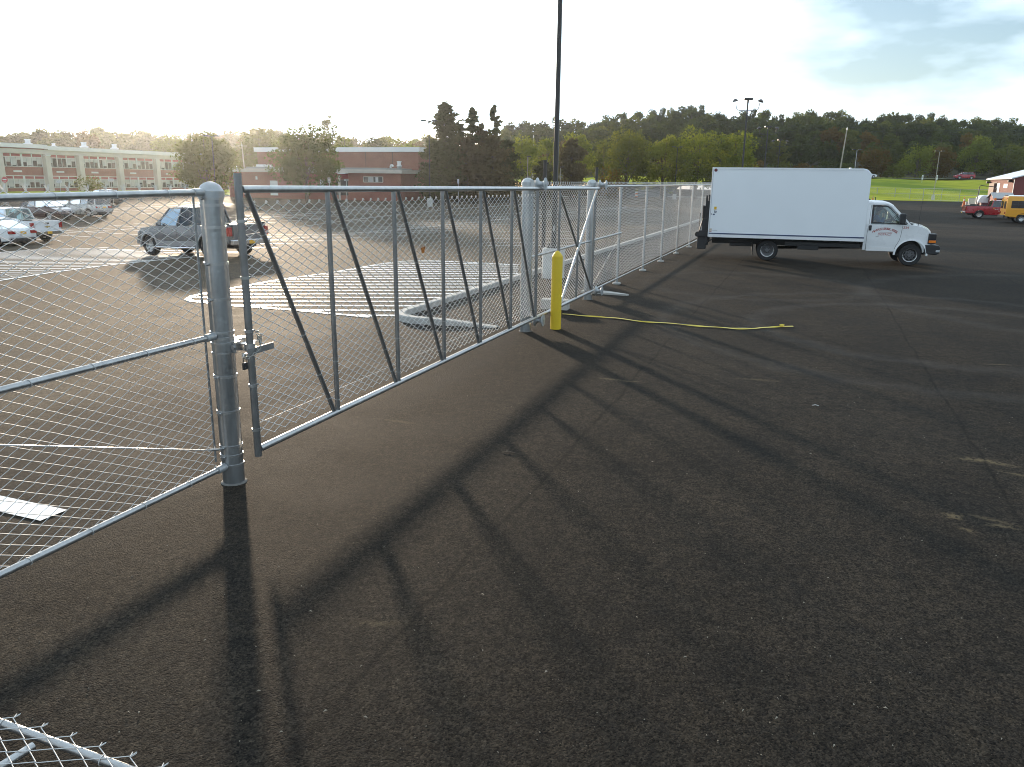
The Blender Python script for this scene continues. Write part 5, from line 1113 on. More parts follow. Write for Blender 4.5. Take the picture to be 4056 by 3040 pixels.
# ------------------------------------------------------------------ vehicles
steel_rim = M('steel_rim', (0.13, 0.13, 0.135), 0.45, 0.3, 0.2, 14)
def wheel(parent, x, y, r, w, side, rim_r=None, spokes=6, style='alloy'):
    """side = +1 / -1: outer face towards +y / -y. wheel > tyre, rim"""
    h = bpy.data.objects.new('wheel', None)
    MX = Matrix.Rotation(R(-90*side), 4, 'X'); rim_r = rim_r or r*0.62; o = w/2
    wt = MB().lathe([(rim_r*0.99, -o), (r*0.93, -o), (r*0.985, -o*0.8), (r, -o*0.45), (r, o*0.45), (r*0.985, o*0.8), (r*0.93, o), (rim_r*1.04, o*0.98), (rim_r*0.99, o*0.8)], 36, MX, False).build('wheel', rubber, parent, 35)
    wt.location = (x, y, r)
    b = MB()
    b.lathe([(rim_r*1.0, o*0.84), (rim_r*0.97, o*0.9), (rim_r*0.92, o*0.85), (rim_r*0.88, o*0.5), (rim_r*0.86, -o*0.4), (0.02, -o*0.4)], 30, MX, False)
    if style == 'alloy':
        for k in range(spokes):
            a = 2*math.pi*k/spokes; Mk = MX @ Matrix.Rotation(a, 4, 'Z')
            b.add([Mk @ Vector(p) for p in ((-0.18*rim_r, 0.1*rim_r, o*0.55), (0.18*rim_r, 0.1*rim_r, o*0.55), (0.13*rim_r, 0.93*rim_r, o*0.78), (-0.13*rim_r, 0.93*rim_r, o*0.78), (-0.18*rim_r, 0.1*rim_r, o*0.2), (0.18*rim_r, 0.1*rim_r, o*0.2), (0.13*rim_r, 0.93*rim_r, o*0.3), (-0.13*rim_r, 0.93*rim_r, o*0.3))], [(0, 1, 2, 3), (0, 4, 5, 1), (1, 5, 6, 2), (3, 2, 6, 7), (0, 3, 7, 4)])
        b.lathe([(0.24*rim_r, o*0.5), (0.22*rim_r, o*0.72), (0.0001, o*0.76)], 16, MX)
    else:   # pressed steel wheel with hub and hand holes
        prof = [(rim_r*0.86, o*0.05), (rim_r*0.80, o*0.35), (rim_r*0.55, o*0.55), (rim_r*0.46, o*0.40), (rim_r*0.46, o*0.62), (rim_r*0.2, o*0.66), (0.0001, o*0.66)] if style == 'front' else [(rim_r*0.86, -o*0.1), (rim_r*0.70, -o*0.25), (rim_r*0.5, -o*0.3), (rim_r*0.42, o*0.05), (rim_r*0.38, o*0.5), (0.0001, o*0.55)]
        b.lathe(prof, 30, MX, False)
    b.build('rim', alloy if style == 'alloy' else steel_rim, wt, 35)
    if style != 'alloy': MB().lathe([(rim_r*1.02, o*0.86), (rim_r*1.0, o*1.0), (rim_r*0.93, o*0.93), (rim_r*0.95, o*0.84)], 30, MX, False).build('rim_edge', alloy, wt, 35)
    if style in ('front', 'rear'):
        d = MB()
        for k in range(8):
            a = 2*math.pi*k/8; Mk = MX @ Matrix.Rotation(a, 4, 'Z'); d.lathe([(0.02, 0), (0.02, 0.02), (0.0001, 0.024)], 8, Mk @ Matrix.Translation((0, rim_r*0.35, o*(0.63 if style == 'front' else 0.5))))
        if style == 'front':
            for k in range(8):
                a = 2*math.pi*(k+0.5)/8; Mk = MX @ Matrix.Rotation(a, 4, 'Z'); d.lathe([(0.034, 0), (0.0001, 0.001)], 10, Mk @ Matrix.Translation((0, rim_r*0.68, o*0.475)))
        d.build('lug_nuts', lamp_dark, wt, 40)
    bpy.data.objects.remove(h); return wt
def arch(cx, r, z0, n=10, a0=0, a1=180):
    """points over a wheel arch from front to rear (descending x) at height z0 level"""
    return [(cx+r*math.cos(R(a0+(a1-a0)*i/n)), z0+r*math.sin(R(a0+(a1-a0)*i/n))) for i in range(n+1)]
def shell(name, outline, hw, mat, parent, deform=None, bevel=0.03, xc=(), zc=()):
    """solid of a side outline across the width; grid cuts let deform() taper nose, tail and flanks"""
    bm = bmesh.new(); vs = [bm.verts.new((x, -hw, z)) for x, z in outline]; f = bm.faces.new(vs)
    r = bmesh.ops.extrude_face_region(bm, geom=[f]); bmesh.ops.translate(bm, verts=[v for v in r['geom'] if isinstance(v, bmesh.types.BMVert)], vec=(0, 2*hw, 0))
    for c in xc: bmesh.ops.bisect_plane(bm, geom=bm.verts[:]+bm.edges[:]+bm.faces[:], plane_co=(c, 0, 0), plane_no=(1, 0, 0))
    for c in zc: bmesh.ops.bisect_plane(bm, geom=bm.verts[:]+bm.edges[:]+bm.faces[:], plane_co=(0, 0, c), plane_no=(0, 0, 1))
    bmesh.ops.bisect_plane(bm, geom=bm.verts[:]+bm.edges[:]+bm.faces[:], plane_co=(0, 0, 0), plane_no=(0, 1, 0))
    if deform:
        for v in bm.verts: v.co = Vector(deform(*v.co))
    bmesh.ops.recalc_face_normals(bm, faces=bm.faces); me = bpy.data.meshes.new(name); bm.to_mesh(me); bm.free(); me.materials.append(mat)
    me.polygons.foreach_set('use_smooth', [True]*len(me.polygons))
    o = bpy.data.objects.new(name, me); C.objects.link(o); o.parent = parent
    if bevel:
        m = o.modifiers.new('bevel', 'BEVEL'); m.width = bevel; m.segments = 2; m.limit_method = 'ANGLE'; m.angle_limit = R(40); m.harden_normals = True
    else: me.set_sharp_from_angle(angle=R(35))
    return o
def panel(pts, off, thick, parent, name, mat, bevel=0):
    """thin plate through pts (planar polygon), pushed off along its normal"""
    P = [Vector(p) for p in pts]; n = (P[1]-P[0]).cross(P[2]-P[0]).normalized()
    b = MB(); k = len(P); b.add([p+n*off for p in P]+[p+n*(off+thick) for p in P], [tuple(range(k-1, -1, -1)), tuple(range(k, 2*k))]+[(i, (i+1) % k, k+(i+1) % k, k+i) for i in range(k)])
    return b.build(name, mat, parent, None, bevel)
def cabin(parent, belt, roof, zb, zr, hb, hr, pil_f, mat, gl, split, pillar=0.06, roof_t=0.05, rear_pillar=0.10):
    """greenhouse: belt=(rear x, front x), roof=(rear x, front x); split = x positions (belt, roof) of side pillars"""
    rb, fb = belt; rr, fr = roof
    # roof
    rf = MB(); n = 7
    for i in range(n+1):
        y = -hr+2*hr*i/n; cz = 0.05*(1-(y/hr)**2)
        for j in range(7):
            x = rr+(fr-rr)*j/6; e = 0.03*(1-abs(2*j/6-1)**3); rf.v.append((x, y, zr+cz+e-0.03))
    rf.f = [(i*7+j, i*7+j+1, (i+1)*7+j+1, (i+1)*7+j) for i in range(n) for j in range(6)]
    o = len(rf.v); rf.v += [(x, y, zr-roof_t) for x, y in ((rr, -hr), (fr, -hr), (fr, hr), (rr, hr))]
    bt = [0, 6, n*7+6, n*7]
    rf.f += [(o, o+1, o+2, o+3), tuple(range(0, 7))+(o+1, o), tuple(n*7+j for j in range(6, -1, -1))+(o+3, o+2), tuple(i*7+6 for i in range(n+1))+(o+2, o+1), tuple(i*7 for i in range(n, -1, -1))+(o, o+3)]
    rf.build('roof', mat, parent, 50)
    def P(xb, xr, s, f): return Vector((xb+(xr-xb)*f, s*(hb+(hr-hb)*f), zb+(zr-roof_t-zb)*f))
    pil = [(rb, rr, rear_pillar)]+[(a, c, pillar) for a, c in split]+[(fb, fr, pillar*1.1)]
    for s in (-1, 1):
        for (xb, xr, w) in pil:
            b = MB(); q = []
            for f in (0, 1.0):
                c = P(xb, xr, s, f); d = w/2
                q += [c+Vector((-d, 0, 0)), c+Vector((d, 0, 0)), c+Vector((d, -s*0.05, 0)), c+Vector((-d, -s*0.05, 0))]
            b.add(q, [(0, 1, 5, 4), (1, 2, 6, 5), (2, 3, 7, 6), (3, 0, 4, 7), (0, 3, 2, 1), (4, 5, 6, 7)]); b.build('pillar', mat if w != 0.055 else black_metal, parent)
        for (a, c) in zip(pil, pil[1:]):
            d = 0.02*s
            q = [P(a[0]+a[2]/2, a[1]+a[2]/2, s, 0.02), P(c[0]-c[2]/2, c[1]-c[2]/2, s, 0.02), P(c[0]-c[2]/2, c[1]-c[2]/2, s, 0.985), P(a[0]+a[2]/2, a[1]+a[2]/2, s, 0.985)]
            q = [p-Vector((0, d, 0)) for p in q]; b = MB(); b.quad(*(q if s > 0 else q[::-1])); b.build('side_window', gl, parent)
    q = [P(fb, fr, -1, 0.02), P(fb, fr, 1, 0.02), P(fb, fr, 1, 0.98), P(fb, fr, -1, 0.98)]; b = MB(); b.quad(*q); b.build('windscreen', gl, parent)
    q = [P(rb, rr, 1, 0.03), P(rb, rr, -1, 0.03), P(rb, rr, -1, 0.97), P(rb, rr, 1, 0.97)]; b = MB(); b.quad(*q); b.build('rear_window', gl, parent)
    mx_ = (rb+fb)/2
    for x in ((fr+mx_)/2-0.15,)+(((rr+mx_)/2-0.1,) if fr-rr > 1.5 else ()):
        for y in (-0.37*hb/0.8, 0.37*hb/0.8):
            b = MB(); b.box(x-0.06, x+0.07, y-0.24, y+0.24, zb-0.15, zb+0.28); b.box(x-0.04, x+0.05, y-0.13, y+0.13, zb+0.27, zb+0.45); b.build('seat', interior, parent, None, 0.03)
    b = MB(); b.box(fb-0.35, fb-0.05, -hb+0.1, hb-0.1, zb-0.02, zb+0.06); b.build('dashboard', interior, parent)
def taper(L0, L1, hw, nose=0.16, tail=0.10, flank=0.05, zmid=0.65, tum=0.06):
    def f(x, y, z):
        t = max(0, (x-(L1-0.9))/0.9); q = max(0, ((L0+0.6)-x)/0.6)
        k = 1-nose*t*t-tail*q*q; k -= flank*max(0, (0.45-z)/0.45); k -= tum*max(0, (z-zmid)/0.5)**2
        return (x - (0.05*(abs(y)/hw)**2 if x > L1-0.25 else 0) + (0.04*(abs(y)/hw)**2 if x < L0+0.2 else 0), y*k, z)
    return f
def mirrors(parent, x, hw, z, mat):
    for s in (-1, 1):
        b = MB(); b.box(x-0.05, x+0.06, s*hw if s > 0 else s*(hw+0.20), s*(hw+0.20) if s > 0 else s*hw, z-0.07, z+0.10); b.build('mirror', mat, parent, None, 0.03)
def lamp(parent, name, mat, x0, x1, y0, y1, z0, z1, bev=0.015):
    for s in (-1, 1):
        b = MB(); b.box(x0, x1, min(s*y0, s*y1), max(s*y0, s*y1), z0, z1); b.build(name, mat, parent, None, bev)
def pickup(root, mat, L0, L1, wb, hw, zb, zbed, zroof, belt, roof, bed_front, hood, tyre, gl, crew=True, lower=None, rim='alloy', arch_mat=None, flare=False):
    """rear axle at x=0; L0<0 tail, L1 nose; belt/roof x ranges of the cab"""
    r = tyre+0.09; zs = 0.42
    out = [(L0, 0.55), (L0, zbed), (bed_front, zbed), (bed_front+0.01, zb), (belt[1], zb), (hood[0], hood[1]), (L1-0.35, hood[2]), (L1-0.05, hood[2]-0.22), (L1, 0.72), (L1-0.06, 0.45), (wb+r, zs)]
    out += [(p[0], p[1]) for p in arch(wb, r, tyre*0.98, 12, -8, 188)] + [(wb-r, zs)] + [(r, zs)] + arch(0, r, tyre*0.98, 12, -8, 188) + [(-r, 0.55)]
    body = shell('body', out, hw, mat, root, taper(L0, L1, hw, 0.13, 0.02, 0.04, 0.75, 0.05), 0.025, np.arange(L0+0.4, L1, 0.4), (0.65, 0.85, 1.0))
    # bed: dark sheet on the closed top imitates the recess in shade; rails
    b = MB(); b.box(L0+0.09, bed_front-0.08, -hw+0.13, hw-0.13, zbed+0.002, zbed+0.006); b.build('bed_shade_sheet', black_metal, root)
    for s in (-1, 1):
        b = MB(); b.box(L0+0.02, bed_front-0.03, s*(hw-0.09)-0.05, s*(hw-0.09)+0.05, zbed+0.004, zbed+0.05); b.build('bed_rail', black_metal, root, None, 0.015)
    cabin(root, belt, roof, zb, zroof, hw*0.97, hw*0.78, None, mat, gl, [(belt[0]+(belt[1]-belt[0])*0.45, roof[0]+(roof[1]-roof[0])*0.47)] if crew else [], 0.075)
    for x in (0, wb):
        for s in (-1, 1): wheel(root, x, s*(hw-0.13), tyre, 0.26, s, tyre*0.62)
        b = MB(); b.tube((x, -hw+0.2, tyre), (x, hw-0.2, tyre), 0.06, 8); b.build('axle', black_metal, root)
    b = MB(); b.box(L0+0.3, L1-0.4, -0.5, 0.5, 0.34, 0.5); b.build('chassis', black_metal, root)
    mirrors(root, belt[1]-0.35, hw*0.98, zb+0.06, mat)
    b = MB(); b.box(L0-0.19, L0-0.01, -hw+0.05, hw-0.05, 0.50, 0.70); b.build('rear_bumper', chrome, root, None, 0.03)
    b = MB(); b.box(L0-0.03, L0-0.002, -hw+0.22, hw-0.22, 0.74, zbed-0.03); b.build('tailgate', mat, root, None, 0.015)
    b = MB(); b.box(L0-0.05, L0-0.032, -0.13, 0.13, zbed-0.2, zbed-0.11); b.build('tailgate_handle', black_metal, root, None, 0.01)
    lamp(root, 'tail_light', lamp_red, L0-0.04, L0+0.10, hw-0.17, hw+0.008, 0.84, zbed-0.10)
    b = MB(); b.box(L1-0.12, L1+0.10, -hw*0.86, hw*0.86, 0.46, 0.68); b.build('front_bumper', chrome if not lower else lower, root, None, 0.05)
    lamp(root, 'headlight', lamp_clear, L1-0.22, L1-0.03, hw*0.52, hw*0.86, 0.78, 0.98)
    b = MB(); b.box(L1-0.12, L1+0.0, -hw*0.5, hw*0.5, 0.72, 1.02); b.build('grille', black_metal, root, None, 0.02)
    b = MB(); b.box(L0-0.197, L0-0.19, -0.15, 0.15, 0.53, 0.67); b.build('licence_plate', plate_yellow, root)
    doors = [belt[0]+0.10, belt[0]+(belt[1]-belt[0])*0.45] if crew else [belt[0]+0.12]
    for s in (-1, 1):
        for x in doors:
            b = MB(); b.box(x+0.06, x+0.26, s*(hw-0.005)-0.015, s*(hw-0.005)+0.015, zb-0.17, zb-0.13); b.build('door_handle', chrome, root)
        for x in [d for d in doors]+[bed_front-0.02, belt[1]-0.25]:
            b = MB(); b.box(x-0.006, x+0.006, s*hw-0.006, s*hw+0.002, 0.5, zb-0.04); b.build('door_seam', black_metal, root)
        if lower:
            b = MB(); b.box(r+0.02, wb-r-0.02, s*(hw+0.004)-0.018, s*(hw+0.004)+0.018, 0.42, 0.62); b.build('lower_trim', lower, root, None, 0.01)
            b = MB(); b.tube((r+0.05, s*(hw+0.08), 0.36), (wb-r-0.05, s*(hw+0.08), 0.36), 0.045, 10); b.build('running_board', chrome, root)
        if flare:
            for x in (0, wb):
                b = MB(); pts = arch(x, r+0.0, tyre*0.98, 14, -5, 185); pts2 = arch(x, r+0.085, tyre*0.98, 14, -5, 185); k = len(pts)
                for (a, c), (d, e) in zip(pts, pts2): b.v += [(a, s*(hw+0.035), c), (d, s*(hw+0.018), e), (d, s*(hw-0.02), e), (a, s*(hw-0.02), c)]
                b.f = [(4*i+j, 4*i+(j+1) % 4, 4*i+4+(j+1) % 4, 4*i+4+j) for i in range(k-1) for j in range(4)]; b.build('fender_flare', lower or mat, root, 50)
    return body
def seat_on(root, px_r, D):
    pass
def place(px, py_, heading):
    p = on_ground(px, py_); return p
# grey crew-cab pickup driving across the far side of the gate
gk = thing('pickup_truck', 'dark grey crew-cab pickup with pale wheel flares seen through the gate mesh', 'pickup truck', (0, 0, 0))
pickup(gk, grey_paint, -1.30, 4.50, 3.57, 0.98, 1.22, 1.28, 1.95, (0.72, 3.05), (0.88, 2.35), 0.66, (3.25, 1.20, 1.12), 0.41, glass_dark, True, grey_dark_paint, flare=True)
GKA = R(170); pw = spot(572, 31.8); gk.rotation_euler.z = GKA; _o = Matrix.Rotation(GKA, 3, 'Z') @ Vector((3.57, 0.9, 0)); gk.location = Vector((pw.x-_o.x, pw.y-_o.y, ground(pw.x-_o.x, pw.y-_o.y))); gk.rotation_euler.y = math.atan(0.033)
# (nose points to -X; the car park falls that way)
text('1500', 'lettering', 0.12, chrome, gk, Matrix.Translation((2.75, 0.985, 0.98)) @ Matrix.Rotation(R(180), 4, 'Z') @ Matrix.Rotation(R(90), 4, 'X'))
# white pickup and white saloon parked at the left edge
wk = thing('pickup_truck', 'white pickup seen from behind beside the white car at the left edge', 'pickup truck', (0, 0, 0))
pickup(wk, white_paint, -1.25, 4.45, 3.45, 0.98, 1.18, 1.26, 1.90, (0.75, 3.0), (0.95, 2.3), 0.70, (3.2, 1.16, 1.10), 0.40, glass_clear, True)
b = MB(); b.add([(-1.292, y, z) for y, z in ((-0.17, 0.94), (-0.05, 0.94), (-0.05, 0.97), (0.05, 0.97), (0.05, 0.94), (0.17, 0.94), (0.17, 0.89), (0.05, 0.89), (0.05, 0.86), (-0.05, 0.86), (-0.05, 0.89), (-0.17, 0.89))], [tuple(range(12))]); b.build('emblem', M('gold_emblem', (0.5, 0.36, 0.08), 0.3, 0.6, 0), wk)
def car(root, mat, L0, L1, wb, hw, zb, zr, belt, roof, hood, deck, tyre, gl, split, lower=None, clr=0.24):
    """rear axle at x=0. hood/deck: (x, z) break points"""
    r = tyre+0.07
    out = [(L0, 0.50), (L0+0.03, deck[2]-0.12), (L0+0.10, deck[2]), (deck[0], deck[1]), (belt[0], zb), (belt[1], zb), (hood[0], hood[1]), (L1-0.35, hood[2]), (L1-0.06, hood[2]-0.16), (L1, 0.55), (L1-0.06, 0.30), (wb+r, clr)]
    out += arch(wb, r, tyre*0.97, 12, -12, 192)+[(wb-r, clr), (r, clr)]+arch(0, r, tyre*0.97, 12, -12, 192)+[(-r, clr+0.04), (L0+0.12, 0.30)]
    shell('body', out, hw, mat, root, taper(L0, L1, hw, 0.20, 0.12, 0.05, 0.6, 0.08), 0.03, np.arange(L0+0.35, L1, 0.35), (0.45, 0.62, 0.8))
    cabin(root, belt, roof, zb, zr, hw*0.93, hw*0.70, None, mat, gl, split, 0.055, 0.05)
    for x in (0, wb):
        for s in (-1, 1): wheel(root, x, s*(hw-0.12), tyre, 0.21, s, tyre*0.66)
    b = MB(); b.box(L0+0.3, L1-0.5, -hw+0.25, hw-0.25, 0.18, clr+0.05); b.build('underbody', black_metal, root)
    mirrors(root, belt[1]-0.3, hw*0.93, zb+0.02, mat)
    lamp(root, 'tail_light', lamp_red, L0-0.012, L0+0.14, hw*0.50, hw*0.90, deck[2]-0.26, deck[2]-0.10)
    lamp(root, 'headlight', lamp_clear, L1-0.30, L1-0.04, hw*0.48, hw*0.80, hood[2]-0.22, hood[2]-0.09)
    b = MB(); b.box(L0-0.02, L0+0.2, -hw*0.78, hw*0.78, 0.26, 0.44); b.build('rear_valance', black_metal, root, None, 0.03)
    b = MB(); b.box(L0-0.03, L0-0.005, -0.16, 0.16, deck[2]-0.27, deck[2]-0.13); b.build('licence_plate', plate_yellow, root)
    b = MB(); b.box(L1-0.1, L1+0.015, -hw*0.6, hw*0.6, 0.36, 0.52); b.build('grille', black_metal, root, None, 0.02)
    for s in (-1, 1):
        for x in [a for a, c in split[:1]]+[belt[1]-0.15]:
            b = MB(); b.box(x-0.006, x+0.006, s*hw-0.004, s*hw+0.001, 0.32, zb-0.1); b.build('door_seam', black_metal, root)
        for x, _ in split[:2]:
            b = MB(); b.box(x+0.07, x+0.24, s*(hw-0.02)-0.02, s*(hw-0.02)+0.02, zb-0.16, zb-0.125); b.build('door_handle', mat, root)
def suv(root, mat, gl, boxy=True, lower=None):
    if boxy: car(root, mat, -0.98, 3.80, 2.78, 0.94, 1.12, 1.82, (-0.80, 2.55), (-0.62, 1.85), (2.7, 1.10, 1.06), (-0.85, 1.10, 1.08), 0.375, gl, [(1.0, 0.95), (0.05, 0.10)])
    else: car(root, mat, -0.90, 3.72, 2.70, 0.93, 1.08, 1.68, (-0.75, 2.75), (-0.35, 1.75), (2.9, 1.04, 0.92), (-0.8, 1.06, 1.04), 0.36, gl, [(1.1, 0.95), (0.1, 0.15)])
def put(root, px, D, yaw, wheel_local):
    """put the named wheel contact of a vehicle on the ground at a pixel column and distance"""
    p = spot(px, D); root.rotation_euler.z = yaw; m = Matrix.Rotation(yaw, 3, 'Z'); q = p-(m @ Vector((wheel_local[0], wheel_local[1], 0))); root.location = (q.x, q.y, spot(px, D).z)
put(wk, 150, 45, R(180), (0, -0.9))
sedan = thing('car', 'white saloon car seen from behind at the left edge of the photo', 'car', (0, 0, 0))
car(sedan, white_paint, -0.98, 3.65, 2.70, 0.89, 0.92, 1.42, (-0.55, 2.35), (0.15, 1.45), (2.55, 0.88, 0.80), (-0.75, 0.93, 0.92), 0.33, glass_dark, [(0.85, 0.8)])
put(sedan, 62, 42.0, R(180), (0, -0.8))
sv = thing('suv', 'boxy silver four-wheel-drive car parked behind the white pickup', 'suv', (0, 0, 0)); suv(sv, silver_paint, glass_dark)
put(sv, 335, 70, R(180), (0, 0.85))
b = MB(); b.box(-1.06, -0.99, -0.9, 0.9, 0.46, 0.66); b.build('rear_bumper', grey_dark_paint, sv, None, 0.03)
b = MB(); b.tube((-0.5, -0.62, 1.88), (1.5, -0.62, 1.88), 0.025, 8); b.tube((-0.5, 0.62, 1.88), (1.5, 0.62, 1.88), 0.025, 8); b.build('roof_rack', black_metal, sv)
dk = thing('car', 'dark maroon car with its bonnet towards the silver four-wheel-drive', 'car', (0, 0, 0)); suv(dk, maroon_paint, glass_dark, False); put(dk, 178, 66, R(0), (2.70, -0.8))
dk2 = thing('car', 'pale silver saloon half hidden behind the dark maroon car', 'car', (0, 0, 0))
car(dk2, silver_paint, -0.98, 3.65, 2.70, 0.89, 0.92, 1.42, (-0.55, 2.35), (0.15, 1.45), (2.55, 0.88, 0.80), (-0.75, 0.93, 0.92), 0.33, glass_dark, [(0.85, 0.8)]); put(dk2, 240, 71, R(0), (2.7, -0.8))
hb_ = thing('car', 'dark hatchback parked close to the school, its roof showing above the fence rail', 'car', (0, 0, 0)); suv(hb_, grey_paint, glass_dark, False); put(hb_, 372, 90, R(180), (1.4, 0.8))
# red work pickup, yellow school bus, far cars on the right
rp = thing('pickup_truck', 'bright red work pickup with an orange beacon near the red metal building', 'pickup truck', (0, 0, 0))
pickup(rp, red_paint, -1.35, 4.30, 3.40, 0.98, 1.24, 1.30, 1.92, (1.05, 2.75), (1.22, 2.15), 0.98, (3.0, 1.22, 1.14), 0.41, glass_dark, False); put(rp, 3895, 84, R(1), (0, -0.9))
MB().lathe([(0.13, 1.98), (0.13, 2.03), (0.10, 2.03), (0.10, 2.16), (0.06, 2.20), (0.0001, 2.21)], 14, Matrix.Translation((1.5, 0, 0))).build('beacon', lamp_orange, rp, 40)
def arc_text(body, parent, cx, cz, rad, size, mat, y, span, flip=1):
    """letters on an arch, each its own glyph on the side of a vehicle"""
    n = len(body)
    for i, ch in enumerate(body):
        if ch == ' ': continue
        a = (i/(n-1)-0.5)*span; Mx = Matrix.Translation((cx+math.sin(a)*rad, y, cz+math.cos(a)*rad-rad)) @ Matrix.Rotation(a, 4, 'Y') @ Matrix.Rotation(R(90), 4, 'X')
        text(ch, 'letter', size, mat, parent, Mx)
arc_text('NEW PALTZ CENTRAL SCHOOL', rp, 1.98, 1.04, 1.9, 0.105, ink_white, -0.986, 0.62); text('DISTRICT', 'lettering', 0.11, ink_white, rp, Matrix.Translation((1.98, -0.986, 0.82)) @ Matrix.Rotation(R(90), 4, 'X'))
bus = thing('school_bus', 'yellow school bus with a white roof partly cut off by the right edge', 'bus', (0, 0, 0))
out = [(-1.45, 0.62), (-1.45, 2.25), (-1.36, 2.55), (4.2, 2.55), (4.4, 2.2), (4.5, 1.4), (5.4, 1.25), (5.5, 0.6), (4.3, 0.5)]+arch(3.7, 0.5, 0.42, 12, 0, 180)+[(3.15, 0.45), (0.55, 0.45)]+arch(0, 0.5, 0.42, 12, 0, 180)+[(-0.55, 0.55)]
shell('body', out, 1.08, bus_yellow, bus, lambda x, y, z: (x, y*(1-0.12*max(0, (z-2.1)/0.45)**2), z), 0.06, np.arange(-1.2, 4.5, 0.6), (1.2, 2.15))
b = MB()
for i in range(9):
    y = -0.92+1.84*i/8
    for x in (-1.31, 4.15): b.v.append((x, y, 2.56+0.09*(1-(y/0.95)**2)))
b.f = [(2*i, 2*i+1, 2*i+3, 2*i+2) for i in range(8)]; b.build('roof', white_paint, bus, 60)
for s in (-1, 1):
    for k in range(4):
        x = -1.05+k*1.30; b = MB(); b.box(x, x+1.16, s*1.082-0.012, s*1.082+0.012, 1.42, 2.12); w_ = b.build('side_window', pane_m, bus)
        b = MB(); b.box(x+0.56, x+0.60, s*1.096-0.01, s*1.096+0.01, 1.42, 2.12); b.box(x, x+1.16, s*1.096-0.01, s*1.096+0.01, 1.74, 1.78); b.build('sash', black_metal, w_)
    for z in (0.85, 1.25):
        b = MB(); b.box(-1.44, 4.2, s*1.084-0.01, s*1.084+0.012, z-0.03, z+0.03); b.build('rub_rail', bus_yellow, bus)
for y in (-0.5, 0.5):
    b = MB(); b.box(-1.475, -1.45, y-0.32, y+0.32, 1.35, 2.05); b.build('rear_window', pane_m, bus)
for y in (-0.85, -0.55, 0.55, 0.85): MB().lathe([(0.10, 0), (0.10, 0.04), (0.0001, 0.06)], 14, Matrix.Translation((-1.42, y, 2.32)) @ Matrix.Rotation(R(-90), 4, 'Y')).build('signal_lamp', lamp_red if abs(y) > 0.7 else lamp_orange, bus, 40)
for y in (-0.85, 0.85): MB().lathe([(0.11, 0), (0.11, 0.04), (0.0001, 0.06)], 14, Matrix.Translation((-1.45, y, 0.95)) @ Matrix.Rotation(R(-90), 4, 'Y')).build('tail_light', lamp_red, bus, 40)
b = MB(); b.box(-1.63, -1.45, -1.06, 1.06, 0.48, 0.72); b.build('rear_bumper', black_metal, bus, None, 0.03)
for x in (0, 3.7):
    for s in (-1, 1): wheel(bus, x, s*0.93, 0.41, 0.26, s, 0.24)
put(bus, 4066, 76, R(2), (0, -1.0))
rs = thing('suv', 'small red sport utility car on the road beyond the field', 'suv', (0, 0, 0)); suv(rs, red_paint, glass_dark, False); put(rs, 3842, 190, R(172)+YAW, (0, 0.85))
wc = thing('car', 'white car on the far road, mostly hidden behind the truck box', 'car', (0, 0, 0))
car(wc, white_paint, -0.98, 3.65, 2.70, 0.89, 0.92, 1.42, (-0.55, 2.35), (0.15, 1.45), (2.55, 0.88, 0.80), (-0.75, 0.93, 0.92), 0.33, glass_dark, [(0.85, 0.8)]); put(wc, 3455, 190, YAW, (2.7, -0.8))

# ------------------------------------------------------------------ white box truck
TX, TY, TR = -1.26, 29.01, R(4.33)
tk = thing('box_truck', 'white box truck with lettered cab door and black tail lift beside the fence', 'truck', (TX, TY, 0), TR)
HB = 1.2; z0b, z1b = 0.765, 3.03
# cargo box: side outline with a rounded upper front corner
co = [(-1.95, z0b), (2.93, z0b), (2.95, 1.0), (2.95, 2.62)]+[(2.70+0.25*math.cos(R(a)), 2.78+0.25*math.sin(R(a))) for a in (15, 30, 45, 60, 75, 90)]+[(-1.95, z1b)]
shell('cargo_box', co, HB, box_white, tk, None, 0.025, (), ())
b = MB(); b.box(-1.985, -1.951, -HB-0.012, HB+0.012, z0b-0.01, z1b+0.012); b.build('rear_frame', white_paint, tk, None, 0.008)
b = MB(); b.box(-1.95, 2.70, -HB-0.012, -HB-0.002, z1b-0.05, z1b+0.006); b.build('roof_rail', white_paint, tk)
b = MB(); b.box(-1.95, 2.945, -HB-0.016, -HB-0.001, z0b-0.02, z0b+0.075); b.build('side_rail', white_paint, tk, None, 0.005)
b = MB(); b.box(-1.95, 2.946, -HB-0.012, -HB-0.002, 0.858, 0.888); b.build('navy_stripe', blue_stripe, tk)
b = MB(); b.box(-1.95, 2.946, -HB-0.012, -HB-0.002, 0.845, 0.851); b.build('navy_stripe', blue_stripe, tk)
b = MB(); b.lathe([(0.052, 0), (0.052, 0.012), (0.0001, 0.022)], 18, Matrix.Translation((-1.87, -HB-0.001, 2.945)) @ Matrix.Rotation(R(90), 4, 'X')); b.build('marker_lamp', M('dark_red_lens', (0.14, 0.02, 0.03), 0.3, 0, 0.1), tk, 40)
def decal(x0, x1, za, zb_, mt, nm='decal', y=-HB-0.003): b = MB(); b.box(x0, x1, y-0.002, y, za, zb_); return b.build(nm, mt, tk)
dec_y = M('decal_yellow', (0.80, 0.50, 0.02), 0.5, 0, 0.05); dec_b = M('decal_beige', (0.62, 0.56, 0.47), 0.5, 0, 0.05)
decal(-1.835, -1.755, 1.665, 1.755, dec_y); decal(-1.825, -1.735, 1.643, 1.652, ink_red); decal(-1.82, -1.795, 1.575, 1.63, ink_dark); decal(-1.785, -1.745, 1.582, 1.604, blue_stripe); decal(-1.82, -1.75, 1.545, 1.566, ink_dark); decal(-1.925, -1.905, 1.49, 1.53, ink_dark); decal(-1.86, -1.80, 1.482, 1.522, blue_stripe); decal(-1.885, -1.862, 1.50, 1.504, ink_dark)
